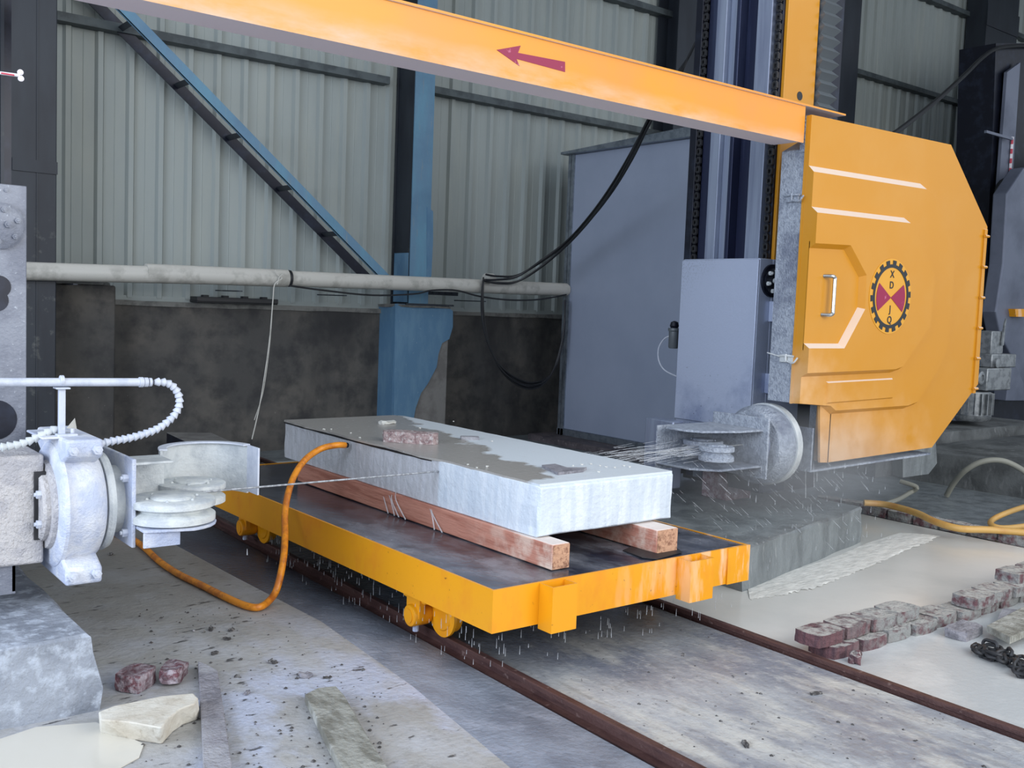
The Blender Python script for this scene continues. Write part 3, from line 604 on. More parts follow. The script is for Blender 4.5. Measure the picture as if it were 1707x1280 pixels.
for (x, y0, y1) in ((1285, 502, 536), (1278, 622, 655)):
    a = P(x, y0, Y=4.85); b = P(x, y1, Y=4.85)
    bp = obj('stop_block', MB().box(a.x-.02, a.x+.06, 4.81, 4.85, b.z, a.z), 'carriage', t, bevel=.004)
    bolts([((a.x+.02, 4.81, a.z-.03), (0, -1, 0), .015, .02), ((a.x+.02, 4.81, b.z+.03), (0, -1, 0), .015, .02)], 'white2', bp)
# oiler on the far side of the carriage
ol = P(1126, 565, X=6.3)
to = thing('oil_cup', ol, 'small dark filter cup with a white looped tube on the carriage edge', 'oiler')
obj('cup', MB().lathe((6.3, ol.y+.02, ol.z-.08), (0, 0, 1), [(0, .035), (.01, .042), (.14, .042), (.15, .05), (.17, .05)], 16), 'bellows', to)
obj('cap', MB().lathe((6.3, ol.y+.02, ol.z+.09), (0, 0, 1), [(0, .03), (.02, .038), (.05, .03), (.06, .01)], 16), 'blackish', to)
obj('tube', MB().tube([P(x, y, X=6.28) for x, y in ((1124, 558), (1108, 564), (1098, 580), (1098, 600), (1108, 617), (1130, 628))], .006, 6, 5), 'white', to)

# guard housing for the big wheel
GL = 6.02
t = thing('guard_housing', (7.3, 4.4, .6), 'large octagonal orange wheel guard with stepped panels and a round emblem', 'guard')
Y0, Y1, Y2, Y3 = 4.36, 4.315, 4.265, 4.25
L0p = XZ([(1585.4, 241.2), (1646, 378), (1630.5, 640), (1553.5, 745.7), (1379, 771), (1367, 771), (1367, 676), (1340, 673)], Y0)
L0p = [(GL, P(1355, 191.5, Y=Y0).z)]+L0p[:-1]+[(GL, P(1335, 672, Y=Y0).z)]
obj('main_shell', MB().prism(L0p, 'Y', Y0, Y0+.02), 'orange', t, smooth=False)
def inset_poly(poly, ds):
    n = len(poly); out = []
    area_ = sum(poly[i][0]*poly[(i+1) % n][1]-poly[(i+1) % n][0]*poly[i][1] for i in range(n)); sg = 1 if area_ > 0 else -1
    lines = []
    for i in range(n):
        a = Vector(poly[i]); b = Vector(poly[(i+1) % n]); dd = (b-a).normalized(); nn = Vector((-dd.y, dd.x))*sg; lines.append((a+nn*ds[i], dd))
    for i in range(n):
        (a, da), (b, db) = lines[i-1], lines[i]
        cr_ = da.x*db.y-da.y*db.x
        if abs(cr_) < 1e-6: out.append(tuple(b)); continue
        tt = ((b.x-a.x)*db.y-(b.y-a.y)*db.x)/cr_; out.append((a.x+da.x*tt, a.y+da.y*tt))
    return out
def plate(poly, ds, ya, yb):
    """raised panel: chamfer from poly at ya out to the inset polygon at yb (towards -Y)"""
    inn = inset_poly(poly, ds)
    return MB().loft([[(p[0], ya, p[1]) for p in poly], [(p[0], yb, p[1]) for p in inn]])
p1_ = XZ([(1359, 278), (1534, 306), (1548, 318), (1585, 398), (1587, 430), (1575, 577), (1562, 612), (1523, 674), (1505, 681), (1383, 690)], Y0)
p1_ = [(GL, p1_[0][1])]+p1_[1:]+[XZ([(1368, 676)], Y0)[0], (GL, P(1335, 672, Y=Y0).z+.0)]
obj('raised_panel', plate(p1_, [.045, .035, .03, .03, .03, .03, .03, .03, .03, .03, .005, 0], Y0, Y1), 'orange', t, smooth=False)
p2_ = XZ([(1363, 346), (1507, 363), (1517, 375), (1550, 447), (1552, 470), (1544, 547), (1497, 616), (1483, 621), (1350, 632)], Y1)
nt = XZ([(1367, 572), (1396, 572), (1428, 512), (1430, 462), (1406, 417), (1367, 416)], Y1)
p2_ = [(GL, p2_[0][1])]+p2_[1:-1]+[(GL, P(1345, 628, Y=Y1).z), (GL, nt[0][1])]+nt[1:-1]+[(GL, nt[-1][1])]
obj('raised_panel', plate(p2_, [.042]+[.03]*6+[.03, 0]+[.035]*5+[0], Y1, Y2), 'orange', t, smooth=False)
obj('pocket_floor', MB().prism([(GL, nt[0][1]-.05), (nt[1][0]+.05, nt[1][1]-.05), (nt[2][0]+.08, nt[2][1]), (nt[3][0]+.08, nt[3][1]), (nt[4][0]+.05, nt[4][1]+.05), (GL, nt[-1][1]+.05)], 'Y', Y1-.004, Y1+.002), 'orange', t, smooth=False)
obj('small_raised_panel', plate(XZ([(1377, 636), (1487, 630), (1487, 664), (1377, 673)], Y1), [.01]*4, Y1, Y1-.012), 'orange', t, smooth=False)
obj('left_return', MB().box(GL-.003, GL+.008, Y0+.0205, 4.40, 1.085, L0p[0][1]-.002), 'orange', t, smooth=False)
obj('lower_return', MB().box(L0p[5][0], L0p[5][0]+.01, Y0, Y0+.12, L0p[5][1], 1.1), 'orange', t, smooth=False)
# rear casing
rc = [(GL+.005, 2.93), (GL+.005, 1.10), (6.36, 1.06), (6.30, .57), (7.95, .60), (8.62, 1.15), (8.64, 2.45), (7.90, 3.05)]
obj('rear_casing', MB().prism([(GL+.006, 2.88), (GL+.006, 1.09), (6.55, 1.09), (6.55, .70), (7.9, .7), (8.55, 1.2), (8.55, 2.45), (7.86, 3.02), (6.3, 3.02)], 'Y', 4.402, 4.60), 'spraypost', t, bevel=.004)
q = MB().prism([(6.26, .575), (6.26, .90), (6.275, .90), (6.275, .59), (7.92, .62), (7.92, .605)], 'Y', 4.36, 4.66)
obj('drip_tray', q, 'spraypost', t, smooth=False)
tw = P(1530, 770, Y=4.66)
obj('support_leg', MB().prism(XZ([(1505, 752), (1560, 738), (1562, 772), (1548, 790), (1505, 796)], 4.7), 'Y', 4.7, 4.8), 'wetblock', t, smooth=False)
m = MB().box(GL-.004, GL+.05, 4.40, 4.44, 2.86, 3.11)
obj('top_bracket', m, 'spraypost', t, smooth=False)
# latches
for i, py in enumerate((330, 597)):
    c = P(1322 if i == 0 else 1312, py, X=GL)
    lt = obj('latch', MB().box(GL-.016, GL, c.y-.055, c.y+.055, c.z-.03, c.z+.02), 'white2' if i else 'spraypost', t, bevel=.004)
    q = MB().tube([(GL-.02, c.y+.06, c.z+.012), (GL-.03, c.y+.0, c.z+.02), (GL-.02, c.y-.07, c.z+.016)], .008, 6, 4).cyl((GL-.03, c.y-.01, c.z-.025), (GL-.03, c.y-.01, c.z+.03), .008, 8)
    q.tube([(GL-.03, c.y-.02, c.z-.02), (GL-.04, c.y-.08, c.z-.03), (GL-.03, c.y-.11, c.z+.01)], .006, 6, 4)
    if i: q.cyl((GL-.03, c.y+.05, c.z+.012), (GL-.02, c.y+.16, c.z+.03), .005, 6)
    obj('latch_lever', q, 'white2' if i else 'spraypost', lt)
# handle in the pocket
hx = P(1392, 495, Y=Y1-.04)
ha, hb = P(1391, 462, Y=Y1-.05), P(1387, 524, Y=Y1-.05)
obj('door_handle', MB().tube([(ha.x-.06, Y1, ha.z+.005), (ha.x-.03, Y1-.05, ha.z+.005), (ha.x-.002, Y1-.055, ha.z-.005), (ha.x, Y1-.055, ha.z-.03), (hb.x, Y1-.055, hb.z+.03), (hb.x-.002, Y1-.055, hb.z+.005), (hb.x-.03, Y1-.05, hb.z-.005), (hb.x-.06, Y1, hb.z-.005)], .014, 10, 4), 'silver', t)
# right-hand hinge strip
ha, hb = P(1641, 382, Y=Y0), P(1629, 655, Y=Y0)
hs = obj('hinge_strip', MB().box(ha.x-.012, ha.x+.03, Y0-.016, Y0+.03, hb.z+.0, ha.z), 'orange', t, bevel=.003)
for k in range(6):
    z = ha.z-.06-(ha.z-hb.z-.1)*k/5; obj('knuckle', MB().cyl((ha.x-.02, Y0-.02, z), (ha.x+.045, Y0-.02, z), .012, 8), 'orange', hs)
# emblem
ec = P(1484, 494, Y=Y2); EY = Y2-.004; RX = .272
em = obj('emblem', MB().lathe((ec.x, Y2, ec.z), (0, -1, 0), [(0, RX+.012), (.004, RX+.012)], 64), 'badge_orange', t, angle=20); em['label'] = 'round orange emblem with black toothed ring, crimson bow tie and letters X D J Q'
gr = MB(); n = 18
def ang(a): return (ec.x+math.cos(a), ec.z+math.sin(a))
ro, ri, rin = RX-.0, RX-.030, RX-.055
seg = 144; outer = []; 
for i in range(seg):
    a = 2*PI*i/seg; r_ = ro if (i % 8) < 4 else ri; outer.append((a, r_))
v = []; f = []
def gp(a, r, y): return (ec.x+r*math.cos(a), y, ec.z+r*math.sin(a))
path = []
for k in range(n):
    a0 = 2*PI*k/n; a1 = a0+PI/n; a2 = a0+2*PI/n
    path += [(a0, ri), (a0, ro), ((a0+a1)/2, ro), (a1, ro), (a1, ri), ((a1+a2)/2, ri)]
q = len(path)
for y in (EY-.0008, EY-.0038):
    v += [gp(a, r, y) for a, r in path]; v += [gp(a, rin, y) for a, r in path]
f = []
for i in range(q):
    j = (i+1) % q
    f += [(2*q+i, 2*q+j, 3*q+j, 3*q+i), (i, j, 2*q+j, 2*q+i), (q+i, q+j, 3*q+j, 3*q+i)]
gr.add(v, f); obj('toothed_ring', gr, 'badge_black', em, smooth=False)
r_ = rin-.022
for s in (1, -1):
    m = MB(); arc = [(ec.x+s*r_*math.cos(a), ec.z-.01+r_*math.sin(a)) for a in [math.radians(-32+64*k/10) for k in range(11)]]
    m.prism([(ec.x-.0*s, ec.z-.01)]+arc, 'Y', EY-.0008, EY-.0036); obj('bow_wing', m, 'crimson', em, smooth=False)
def text(ch, x, z, size, y, m, parent, rx=PI/2):
    cu = bpy.data.curves.new('letter', 'FONT'); cu.body = ch; cu.size = size; cu.align_x = 'CENTER'; cu.align_y = 'CENTER'; cu.extrude = .0012; cu.offset = size*.012
    tmp = bpy.data.objects.new('letter_tmp', cu); C.objects.link(tmp)
    me = bpy.data.meshes.new_from_object(tmp.evaluated_get(bpy.context.evaluated_depsgraph_get())); bpy.data.objects.remove(tmp)
    Mx = Matrix.Translation((x, y, z))@Matrix.Rotation(rx, 4, 'X')
    mb = MB().add([Mx@p.co for p in me.vertices], [tuple(p.vertices) for p in me.polygons])
    return obj('letter', mb, m, parent, smooth=False)
for ch, dz in (('X', .165), ('D', .083), ('J', -.098), ('Q', -.180)):
    text(ch, ec.x, ec.z+dz, .076, EY-.0022, 'badge_black', em)

# ================================================================ PULLEY HEADS (left, right)
def spool(cx, cy, zc, r, parent, m='dirtyspool', nb=6):
    s = obj('pulley', MB().lathe((cx, cy, zc-.062), (0, 0, 1), [(0, r*.5), (0, r*.96), (.004, r), (.030, r), (.034, r*.97), (.048, r*.80), (.060, r*.80), (.066, r*.97), (.070, r), (.094, r), (.099, r*.95), (.099, r*.4)], 48), m, parent)
    obj('hub_cap', MB().lathe((cx, cy, zc+.036), (0, 0, 1), [(0, r*.52), (.006, r*.52), (.010, r*.48), (.012, r*.46), (.012, r*.0)], 36), m, s)
    bolts([((cx+r*.60*math.cos(2*PI*k/nb), cy+r*.60*math.sin(2*PI*k/nb), zc+.036), (0, 0, 1), .007, .006) for k in range(nb)], m, s)
    return s
t = thing('pulley_head', (1.3, 4.57, .5), 'white spray-caked wire guide head with bearing casing and two horizontal pulleys', 'pulley head', 'wire guide heads')
bx = 1.17
# bearing casing, hollow, axis along the wire
prof = [(1.05-bx, .10), (1.05-bx, .235), (1.09-bx, .245), (1.10-bx, .27)]
cas = MB().lathe((0, WY, WZ), (1, 0, 0), [(1.10, .06), (1.10, .25), (1.112, .268), (1.125, .272), (1.138, .262), (1.17, .258), (1.21, .262), (1.245, .256), (1.275, .236), (1.292, .205), (1.298, .17), (1.298, .05)], 56)
obj('bearing_casing', cas, 'bluewhite', t)
fd = obj('front_disc', MB().lathe((0, WY, WZ), (1, 0, 0), [(1.055, .04), (1.05, .05), (1.05, .145), (1.062, .155), (1.08, .155), (1.082, .185), (1.13, .20)], 40), 'caked', t)
bolts([((1.055, WY+.125*math.cos(k*PI/3+.5), WZ+.125*math.sin(k*PI/3+.5)), (-1, 0, 0), .018, .022) for k in range(6)], 'white', fd)
for s, nm in ((1, 'upper_clamp'), (-1, 'lower_clamp')):
    zt_ = WZ+s*.305; m = MB()
    m.prism([(4.43, WZ+s*.19), (4.33, WZ+s*.235), (4.33, zt_-s*.0), (4.82, zt_), (4.82, WZ+s*.235), (4.72, WZ+s*.19)], 'X', 1.115, 1.262)
    cl = obj(nm, m, 'bluewhite', t, bevel=.012)
    bl_ = []
    for x in (1.14, 1.235): bl_.append(((x, 4.33, WZ+s*.262), (0, -1, 0), .020, .022))
    bolts(bl_, 'white', cl)
obj('shaft_disc', MB().lathe((0, WY, WZ), (1, 0, 0), [(1.298, .212), (1.31, .22), (1.33, .212), (1.338, .15), (1.385, .15), (1.385, .08)], 44), 'white2', t)
obj('square_flange', MB().box(1.385, 1.402, 4.34, 4.80, .60, .985), 'bluewhite', t, bevel=.004)
bolts([((1.385, WY+dy_, WZ+dz_), (-1, 0, 0), .018, .022) for dy_, dz_ in ((-.17, .12), (.17, .12), (-.17, -.12), (.17, -.12))], 'white', t)
FS = P(287, 826, Y=4.38); RS = P(320, 800, Y=4.73)
brk = obj('upper_arm', MB().box(1.402, 1.62, 4.50, 4.70, .93, .942).box(1.402, 1.66, 4.735, 4.747, .72, .929), 'white2', t, bevel=.003)
# curved hood behind the rear pulley
RS = P(320, 800, Y=4.73)
sc2 = Vector((1.87, 4.73, WZ)); r2 = .215; m = MB(); n = 26; rin_, rout = [], []
ringv = []
for k in range(n+1):
    a = math.radians(175-168*k/n); e = Vector((math.cos(a), math.sin(a), 0))
    pi_, po = sc2+e*r2, sc2+e*(r2+.012); zt2 = .952
    ringv.append([(pi_.x, pi_.y, .71), (pi_.x, pi_.y, zt2), (po.x, po.y, zt2), (po.x, po.y, .71)])
m.loft(ringv)
hood = obj('curved_hood', m, 'white2', t)
lipv = []
for k in range(n+1):
    a = math.radians(175-168*k/n); e = Vector((math.cos(a), math.sin(a), 0)); pi_, po = sc2+e*(r2-.022), sc2+e*(r2+.016)
    lipv.append([(pi_.x, pi_.y, .950), (pi_.x, pi_.y, .958), (po.x, po.y, .958), (po.x, po.y, .950)])
obj('hood_rim', MB().loft(lipv), 'white', hood)
e = Vector((math.cos(math.radians(7)), math.sin(math.radians(7)), 0)); pe = sc2+e*r2
obj('end_plate', MB().box(pe.x, pe.x+.010, pe.y-.13, pe.y+.01, .72, .955), 'white', hood, bevel=.002)
obj('lower_arm', MB().prism([(1.403, 4.24)]+[(FS.x+.19*math.cos(a), FS.y+.19*math.sin(a)) for a in [math.radians(-80+15*k) for k in range(11)]]+[(1.75, 4.70), (1.403, 4.70)], 'Z', FS.z-.125, FS.z-.112).box(1.403, 1.56, 4.24, 4.252, FS.z-.19, FS.z-.1255), 'bluewhite', t, bevel=.003)
spool(FS.x, 4.38, FS.z-.045, .186, t)
spool(RS.x, 4.735, RS.z-.045, .160, t)
obj('axle_nut', MB().lathe((FS.x, 4.38, FS.z-.19), (0, 0, 1), [(0, .022), (.01, .028), (.03, .026), (.04, .03), (.06, .03)], 16), 'white', t)
# box arm
arm = obj('support_arm', MB().box(.35, 1.075, 4.52, 4.9, .535, 1.0), 'caked', t, bevel=.01)
obj('arm_slot', MB().box(1.035, 1.078, 4.505, 4.521, .64, .93), 'black', arm)

# right pulley head
t = thing('pulley_head', (5.8, 4.6, .5), 'spray-hidden wire guide head with pulleys under the carriage right of the slab', 'pulley head', 'wire guide heads')
hcx = 6.02
obj('bearing_casing', MB().lathe((0, WY+.04, WZ-.01), (1, 0, 0), [(5.86, .05), (5.86, .17), (5.88, .25), (5.93, .285), (5.99, .29), (6.04, .285), (6.06, .25), (6.06, .05)], 48), 'spraypost', t)
obj('casing_ring', MB().lathe((0, WY+.04, WZ-.01), (1, 0, 0), [(6.03, .25), (6.03, .30), (6.09, .30), (6.09, .25)], 48), 'white2', t)
obj('square_flange', MB().box(5.74, 5.76, 4.36, 4.86, .56, .99), 'spraypost', t, bevel=.004)
obj('shaft_disc', MB().lathe((0, WY+.02, WZ), (1, 0, 0), [(5.76, .15), (5.86, .17)], 30), 'steelstrip', t)
obj('upper_arm', MB().prism([(5.76, 4.40), (5.5, 4.40), (5.22, 4.5), (5.16, 4.6), (5.16, 4.78), (5.3, 4.86), (5.76, 4.86)], 'Z', .895, .91), 'spraypost', t, bevel=.003)
obj('back_panel', MB().box(5.16, 5.76, 4.86, 4.87, .60, .91), 'spraypost', t)
obj('lower_arm', MB().prism([(5.76, 4.40), (5.3, 4.40), (5.16, 4.55), (5.16, 4.86), (5.76, 4.86)], 'Z', .64, .655), 'spraypost', t, bevel=.003)
spool(5.46, 4.70, WZ, .14, t, 'spraypost'); spool(5.30, 4.44, WZ, .12, t, 'spraypost')
obj('carriage_bracket', MB().box(5.9, 6.36, 4.75, 5.55, .52, .80).box(6.0, 6.3, 4.6, 4.9, .40, .60), 'blackish', t, bevel=.01)
obj('drop_leg', MB().box(5.80, 5.92, 5.3, 5.6, .33, .86), 'steelstrip', t, bevel=.01)

# pipe with nozzle over the left head
t = thing('coolant_pipe', (1.2, 4.5, 1.0), 'white horizontal water pipe on a short post above the left guide head', 'pipe')
A = P(-80, 637, Y=4.5); Bp = P(240, 637, Y=4.5)
obj('pipe', MB().cyl(A, Bp, .018, 16), 'white', t)
q = MB()
for px, r_, l in ((232, .0225, .016), (240, .021, .016), (248, .019, .012)): c = P(px, 637, Y=4.5); q.cyl(c, c+Vector((l, 0, 0)), r_, 16)
obj('end_coupling', q, 'white', t)
pt = P(103, 650, Y=4.5); pb = P(105, 722, Y=4.5)
obj('post', MB().box(pt.x-.013, pt.x+.013, 4.487, 4.513, pb.z-.01, pt.z+.008), 'white', t, bevel=.003)
obj('pipe_clamp', MB().box(pt.x-.028, pt.x+.028, 4.47, 4.53, pt.z+.005, pt.z+.012).lathe((pt.x-.008, 4.5, A.z), (1, 0, 0), [(0, .023), (.016, .023)], 16), 'white', t, bevel=.002)
obj('post_foot', MB().box(pb.x-.03, pb.x+.05, 4.46, 4.54, pb.z-.02, pb.z+.0).cyl((pb.x+.035, 4.49, pb.z), (pb.x+.035, 4.49, pb.z+.02), .009, 6), 'white', t, bevel=.002)
obj('mount_block', MB().box(1.05, 1.24, 4.45, 4.72, 1.082, pb.z-.018), 'bluewhite', t, bevel=.006)
def segmented(name, pts, r, n_, lab, m):
    """segmented flexible coolant hose: one tapered segment after another"""
    P_ = [Vector(p) for p in pts]; q = []; mm = len(P_)
    for i in range(mm-1):
        a0 = P_[max(i-1, 0)]; a1 = P_[i]; a2 = P_[i+1]; a3 = P_[min(i+2, mm-1)]
        for k in range(20):
            s = k/20; q.append(.5*((2*a1)+(a2-a0)*s+(2*a0-5*a1+4*a2-a3)*s*s+(3*a1-a0-3*a2+a3)*s**3))
    q.append(P_[-1]); L = [0]
    for i in range(1, len(q)): L.append(L[-1]+(q[i]-q[i-1]).length)
    def at(s):
        for i in range(1, len(q)):
            if L[i] >= s: return q[i-1].lerp(q[i], (s-L[i-1])/max(1e-9, L[i]-L[i-1]))
        return q[-1]
    t = thing(name, q[0], lab, 'hose')
    for k in range(n_):
        a, b = at(L[-1]*k/n_), at(L[-1]*(k+1.15)/n_); d_ = (b-a); l = d_.length
        obj('segment', MB().lathe(a, d_, [(0, r*.60), (l*.70, r*1.05), (l*.80, r*1.02), (l*.84, r*.7), (l, r*.6)], 12), m, t)
    return t
segmented('flexible_nozzle_hose', [P(x, y, Y=4.5) for x, y in ((257, 637), (275, 637), (290, 645), (299, 662), (297, 682), (283, 700), (262, 715), (238, 724), (212, 731), (188, 735), (165, 740))], .0185, 24, 'white segmented hose curling from the pipe end back to the bearing casing', 'white')
segmented('flexible_nozzle_hose', [P(x, y, Y=4.52) for x, y in ((96, 714), (80, 720), (60, 730), (35, 740), (0, 746))], .0185, 9, 'grey segmented hose leaning down to the left edge above the arm', 'white2')
tr = XZ([(111, 714), (125, 697), (128, 715)], 4.6); o = obj('metal_shim', MB().prism(tr, 'Y', 4.6, 4.604), 'pvc', smooth=False); tag(o, 'small triangular pale plate beside the pipe post', 'plate')

# left machine plate and mast
t = thing('left_carriage_plate', (.7, 4.8, .5), 'grey machine plate at the left edge with a bolted round flange', 'plate')
zt_ = P(44, 310, Y=4.95).z; xr = P(44.5, 500, Y=4.95).x
obj('face_plate', MB().box(.2, xr, 4.95, 4.97, .9, zt_), 'plateL', t, bevel=.004)
obj('box_body', MB().box(.2, xr-.02, 4.971, 5.27, .5, zt_-.01), 'plateL', t)
fc = P(0, 376, Y=4.95)
fl_ = obj('round_flange', MB().lathe((fc.x, 4.95, fc.z), (0, -1, 0), [(0, .102), (.015, .102), (.018, .095), (.022, .088)], 40), 'plateL', t)
c2 = P(13, 374, Y=4.93); c3 = P(10, 317, Y=4.95)
bolts([((fc.x+.072*math.cos(k*PI/3+.12*PI), 4.93, fc.z+.072*math.sin(k*PI/3+.12*PI)), (0, -1, 0), .013, .012) for k in range(6)]+[((c2.x, 4.93, c2.z), (0, -1, 0), .016, .014), ((c3.x, 4.95, c3.z), (0, -1, 0), .009, .006)], 'plateL', fl_)
for px_, dz_, r_ in ((-2, 0, .05), (-6, -.06, .05), (-8, None, .09)):
    zc_ = P(0, 478, Y=4.95).z+dz_ if dz_ is not None else P(-8, 700, Y=4.95).z
    obj('dark_recess', MB().lathe((P(px_, 500, Y=4.95).x, 4.951+(.0005 if dz_ else 0), zc_), (0, -1, 0), [(0, r_), (.003, r_)], 30), 'blackish', t)
t = thing('left_machine_mast', (.5, 5.6, .3), 'black mast of the left machine side rising at the left edge', 'mast')
xr2 = P(19, 150, Y=5.3).x
obj('mast_core', MB().box(.3, xr2, 5.3, 5.9, .3, 7.5), 'blackish', t)
obj('mast_edge', MB().box(xr2-.05, xr2-.035, 5.28, 5.3, .3, 7.5), 'darksteel', t)
xr3 = P(21, 1000, Y=4.6).x
o = obj('angle_post', MB().box(xr3-.15, xr3, 4.55, 4.56, P(0, 990, Y=4.5).z-.02, .535).box(xr3-.012, xr3, 4.55, 4.75, .42, .535), 'plateL', smooth=False)
o['label'] = 'short grey sheet bracket under the left support arm'; o['category'] = 'bracket'
o = obj('pull_rod', MB().cyl(P(-20, 119, Y=4.2), P(33, 126, Y=4.2), .006, 10).lathe(P(32, 124, Y=4.2)+Vector((.004, 0, .008)), (0, 1, 0), [(-.007, .004), (-.003, .011), (.003, .011), (.007, .004)], 12).lathe(P(33, 128, Y=4.2)+Vector((.004, 0, -.006)), (0, 1, 0), [(-.007, .004), (-.003, .011), (.003, .011), (.007, .004)], 12), 'pullrod')
tag(o, 'small white rod with a forked end poking in at the left edge', 'rod')
o2 = obj('red_marking', MB().prism(XZ([(2, 120.5), (24, 124), (24, 126.5), (2, 123)], 4.193), 'Y', 4.1932, 4.196), 'redtape', o)

# ================================================================ CONCRETE BASES
def block(name, c0, c1, z, m, lab, seed, taper=.05, cat='block', skew=None):
    rr = random.Random(seed); bm = MB()
    x0, y0 = c0; x1, y1 = c1; rings = []
    n = 7
    def edge(o, zz):
        a = []
        for k in range(n): a.append((x0+o+(x1-x0-2*o)*k/n, y0+o))
        for k in range(n): a.append((x1-o, y0+o+(y1-y0-2*o)*k/n))
        for k in range(n): a.append((x1-o-(x1-x0-2*o)*k/n, y1-o))
        for k in range(n): a.append((x0+o, y1-o-(y1-y0-2*o)*k/n))
        if skew: a = [(p[0], skew(*p)) for p in a]
        return [(p[0]+rr.uniform(-.012, .012), p[1]+rr.uniform(-.012, .012), zz+rr.uniform(-.006, .006)) for p in a]
    bm.loft([edge(0, -.05), edge(.0, z*.35), edge(taper*.4, z*.8), edge(taper*.6, z-.012), edge(taper*.6+.018, z)])
    o = obj(name, bm, m); return tag(o, lab, cat)
block('concrete_base', (-1.0, 4.06), (1.175, 5.9), .335, 'concrete', 'rough spray-coated concrete base block at the lower left corner', 2)
block('concrete_base', (4.93, 4.29), (6.86, 6.3), .275, 'wetblock', 'wet dark concrete base under the cutting machine mast', 4, .0, skew=lambda x, y: y-(.22*(6.86-x) if y < 5 else 0))
block('concrete_base', (-.6, 5.95), (.75, 7.0), .55, 'farblock', 'dark stepped concrete behind the left base block', 6)
block('concrete_base', (9.95, 6.1), (14, 9.5), .42, 'farblock', 'wide dim concrete platform behind the guard housing', 9)
block('concrete_base', (10.25, 4.45), (13.5, 6.0), .32, 'farblock', 'dim concrete block behind the arched grey hose at right', 12)
dk = thing('sheet_box', P(340, 745, Z=0), 'low dark metal box with a pale slanted lid near the wall', 'box')
tp = XY([(278, 721), (352, 722), (401, 743), (330, 745)], .30)
obj('box_body', MB().prism([(x+.0, y) for x, y in tp], 'Z', 0.03, .295), 'blackish', dk, smooth=False)
obj('lid', MB().prism(tp, 'Z', .296, .304), 'plaster', dk, smooth=False)
o = obj('mount_block', MB().box(6.05, 6.35, 4.95, 5.2, .2755, .50), 'redbrick', bevel=.01); tag(o, 'reddish block glimpsed through the spray below the right guide head', 'block')

# ================================================================ SLURRY, FOAM, CURBS
pool = grid(4.30, 7.86, 2.95, 9.6, 24, 30, lambda x, y: .004+.0015*math.sin(7*x+3*y))
o = obj('slurry_pool', pool, 'slurry'); tag(o, 'milky grey slurry pool between the rail, brick curb and wet base', 'water')
p2 = grid(4.29, 9.0, -3.0, 2.95, 12, 12, lambda x, y: .003)
o = obj('slurry_sheet', p2, 'slurry2'); tag(o, 'pale settled slurry in front of the brick curb at lower right', 'slurry')
pud = XY([(-40, 1245), (60, 1212), (160, 1204), (240, 1240), (232, 1262), (190, 1285), (120, 1330), (-60, 1340)], .034)
o = obj('slurry_puddle', MB().prism(pud, 'Z', .031, .035), 'cream', smooth=False); tag(o, 'smooth cream slurry puddle at the lower left corner', 'puddle')
fo = MB(); fpts = XY([(1252, 985), (1300, 965), (1370, 940), (1440, 912), (1480, 888), (1560, 886), (1530, 905), (1440, 935), (1360, 962), (1300, 985), (1255, 998)], .006)
nx = 90; cl0 = XY([(1246, 978), (1280, 960), (1340, 945), (1400, 925), (1445, 905), (1500, 888)], .006); cl1 = XY([(1250, 1000), (1310, 992), (1370, 978), (1440, 950), (1510, 920), (1570, 894)], .006)
rows = 14; vv = []; 
def lerpp(L, s):
    s *= len(L)-1; i = min(int(s), len(L)-2); return Vector(L[i]).lerp(Vector(L[i+1]), s-i)
for i in range(nx+1):
    a, b = lerpp(cl0, i/nx), lerpp(cl1, i/nx)
    for j in range(rows+1):
        p = a.lerp(b, j/rows+R.uniform(-.03, .03) if 0 < j < rows else (j/rows+R.uniform(-.09, .02) if j else 0)); e = math.sin(PI*j/rows)
        vv.append((p.x, p.y, .0062+e*(.003+.004*R.random())))
fo.add(vv, [(i*(rows+1)+j, (i+1)*(rows+1)+j, (i+1)*(rows+1)+j+1, i*(rows+1)+j+1) for i in range(nx) for j in range(rows)])
o = obj('foam', fo, 'foam', angle=180); tag(o, 'churned white foam where water falls along the wet base', 'foam', kind='stuff')

# brick curb beside the pool
cu = thing('brick_curb', (5, 2.9, 0), 'two-course curb of slurry-coated bricks running right from the rail', 'curb')
proto = obj('brick', MB().rock(Vector((4.46, 2.90, .032)), (.236, .17, .064), 11, 0, .07), 'brick', cu, smooth=False)
pr = []
for k in range(1, 11): pr.append(((.24*k, R.uniform(-.012, .012)-.004*k, R.uniform(-.004, .004)), R.uniform(-.03, .03)))
copies(proto, pr, cu)
upper = obj('brick', MB().rock(Vector((4.26+.115, 2.93, .098)), (.236, .16, .064), 12, 0, .07), 'brick', cu, smooth=False)
copies(upper, [((.24*k, R.uniform(-.01, .01), R.uniform(-.003, .003)), R.uniform(-.03, .03)) for k in (1, 2, 3)], cu)
copies(upper, [((1.38+.24*k, -.08+R.uniform(-.01, .01), .0), R.uniform(-.03, .03)) for k in (0, 1, 2, 3, 4)], cu)
copies(upper, [((1.95+.24*k, -.06+R.uniform(-.01, .01), .06), R.uniform(-.03, .03)) for k in (0, 1, 2)], cu)
# far curb
cu = thing('brick_curb', (7.95, 3.9, 0), 'low reddish brick curb at the far right edge of the pool', 'curb')
proto = obj('brick', MB().rock(Vector((7.97, 2.2, .038)), (.13, .235, .08), 21, 0, .12), 'brick', cu, smooth=False)
copies(proto, [((R.uniform(-.012, .012), .24*k, R.uniform(-.004, .004)), R.uniform(-.03, .03)) for k in range(1, 14)], cu)
bricky('broken_brick', (*P(1425, 1105, Z=0)[:2], .004), (.06, .05, .05), .5, 'brick', 'small broken brick stub beside the rail at the curb end', 'brick', 31, .4)

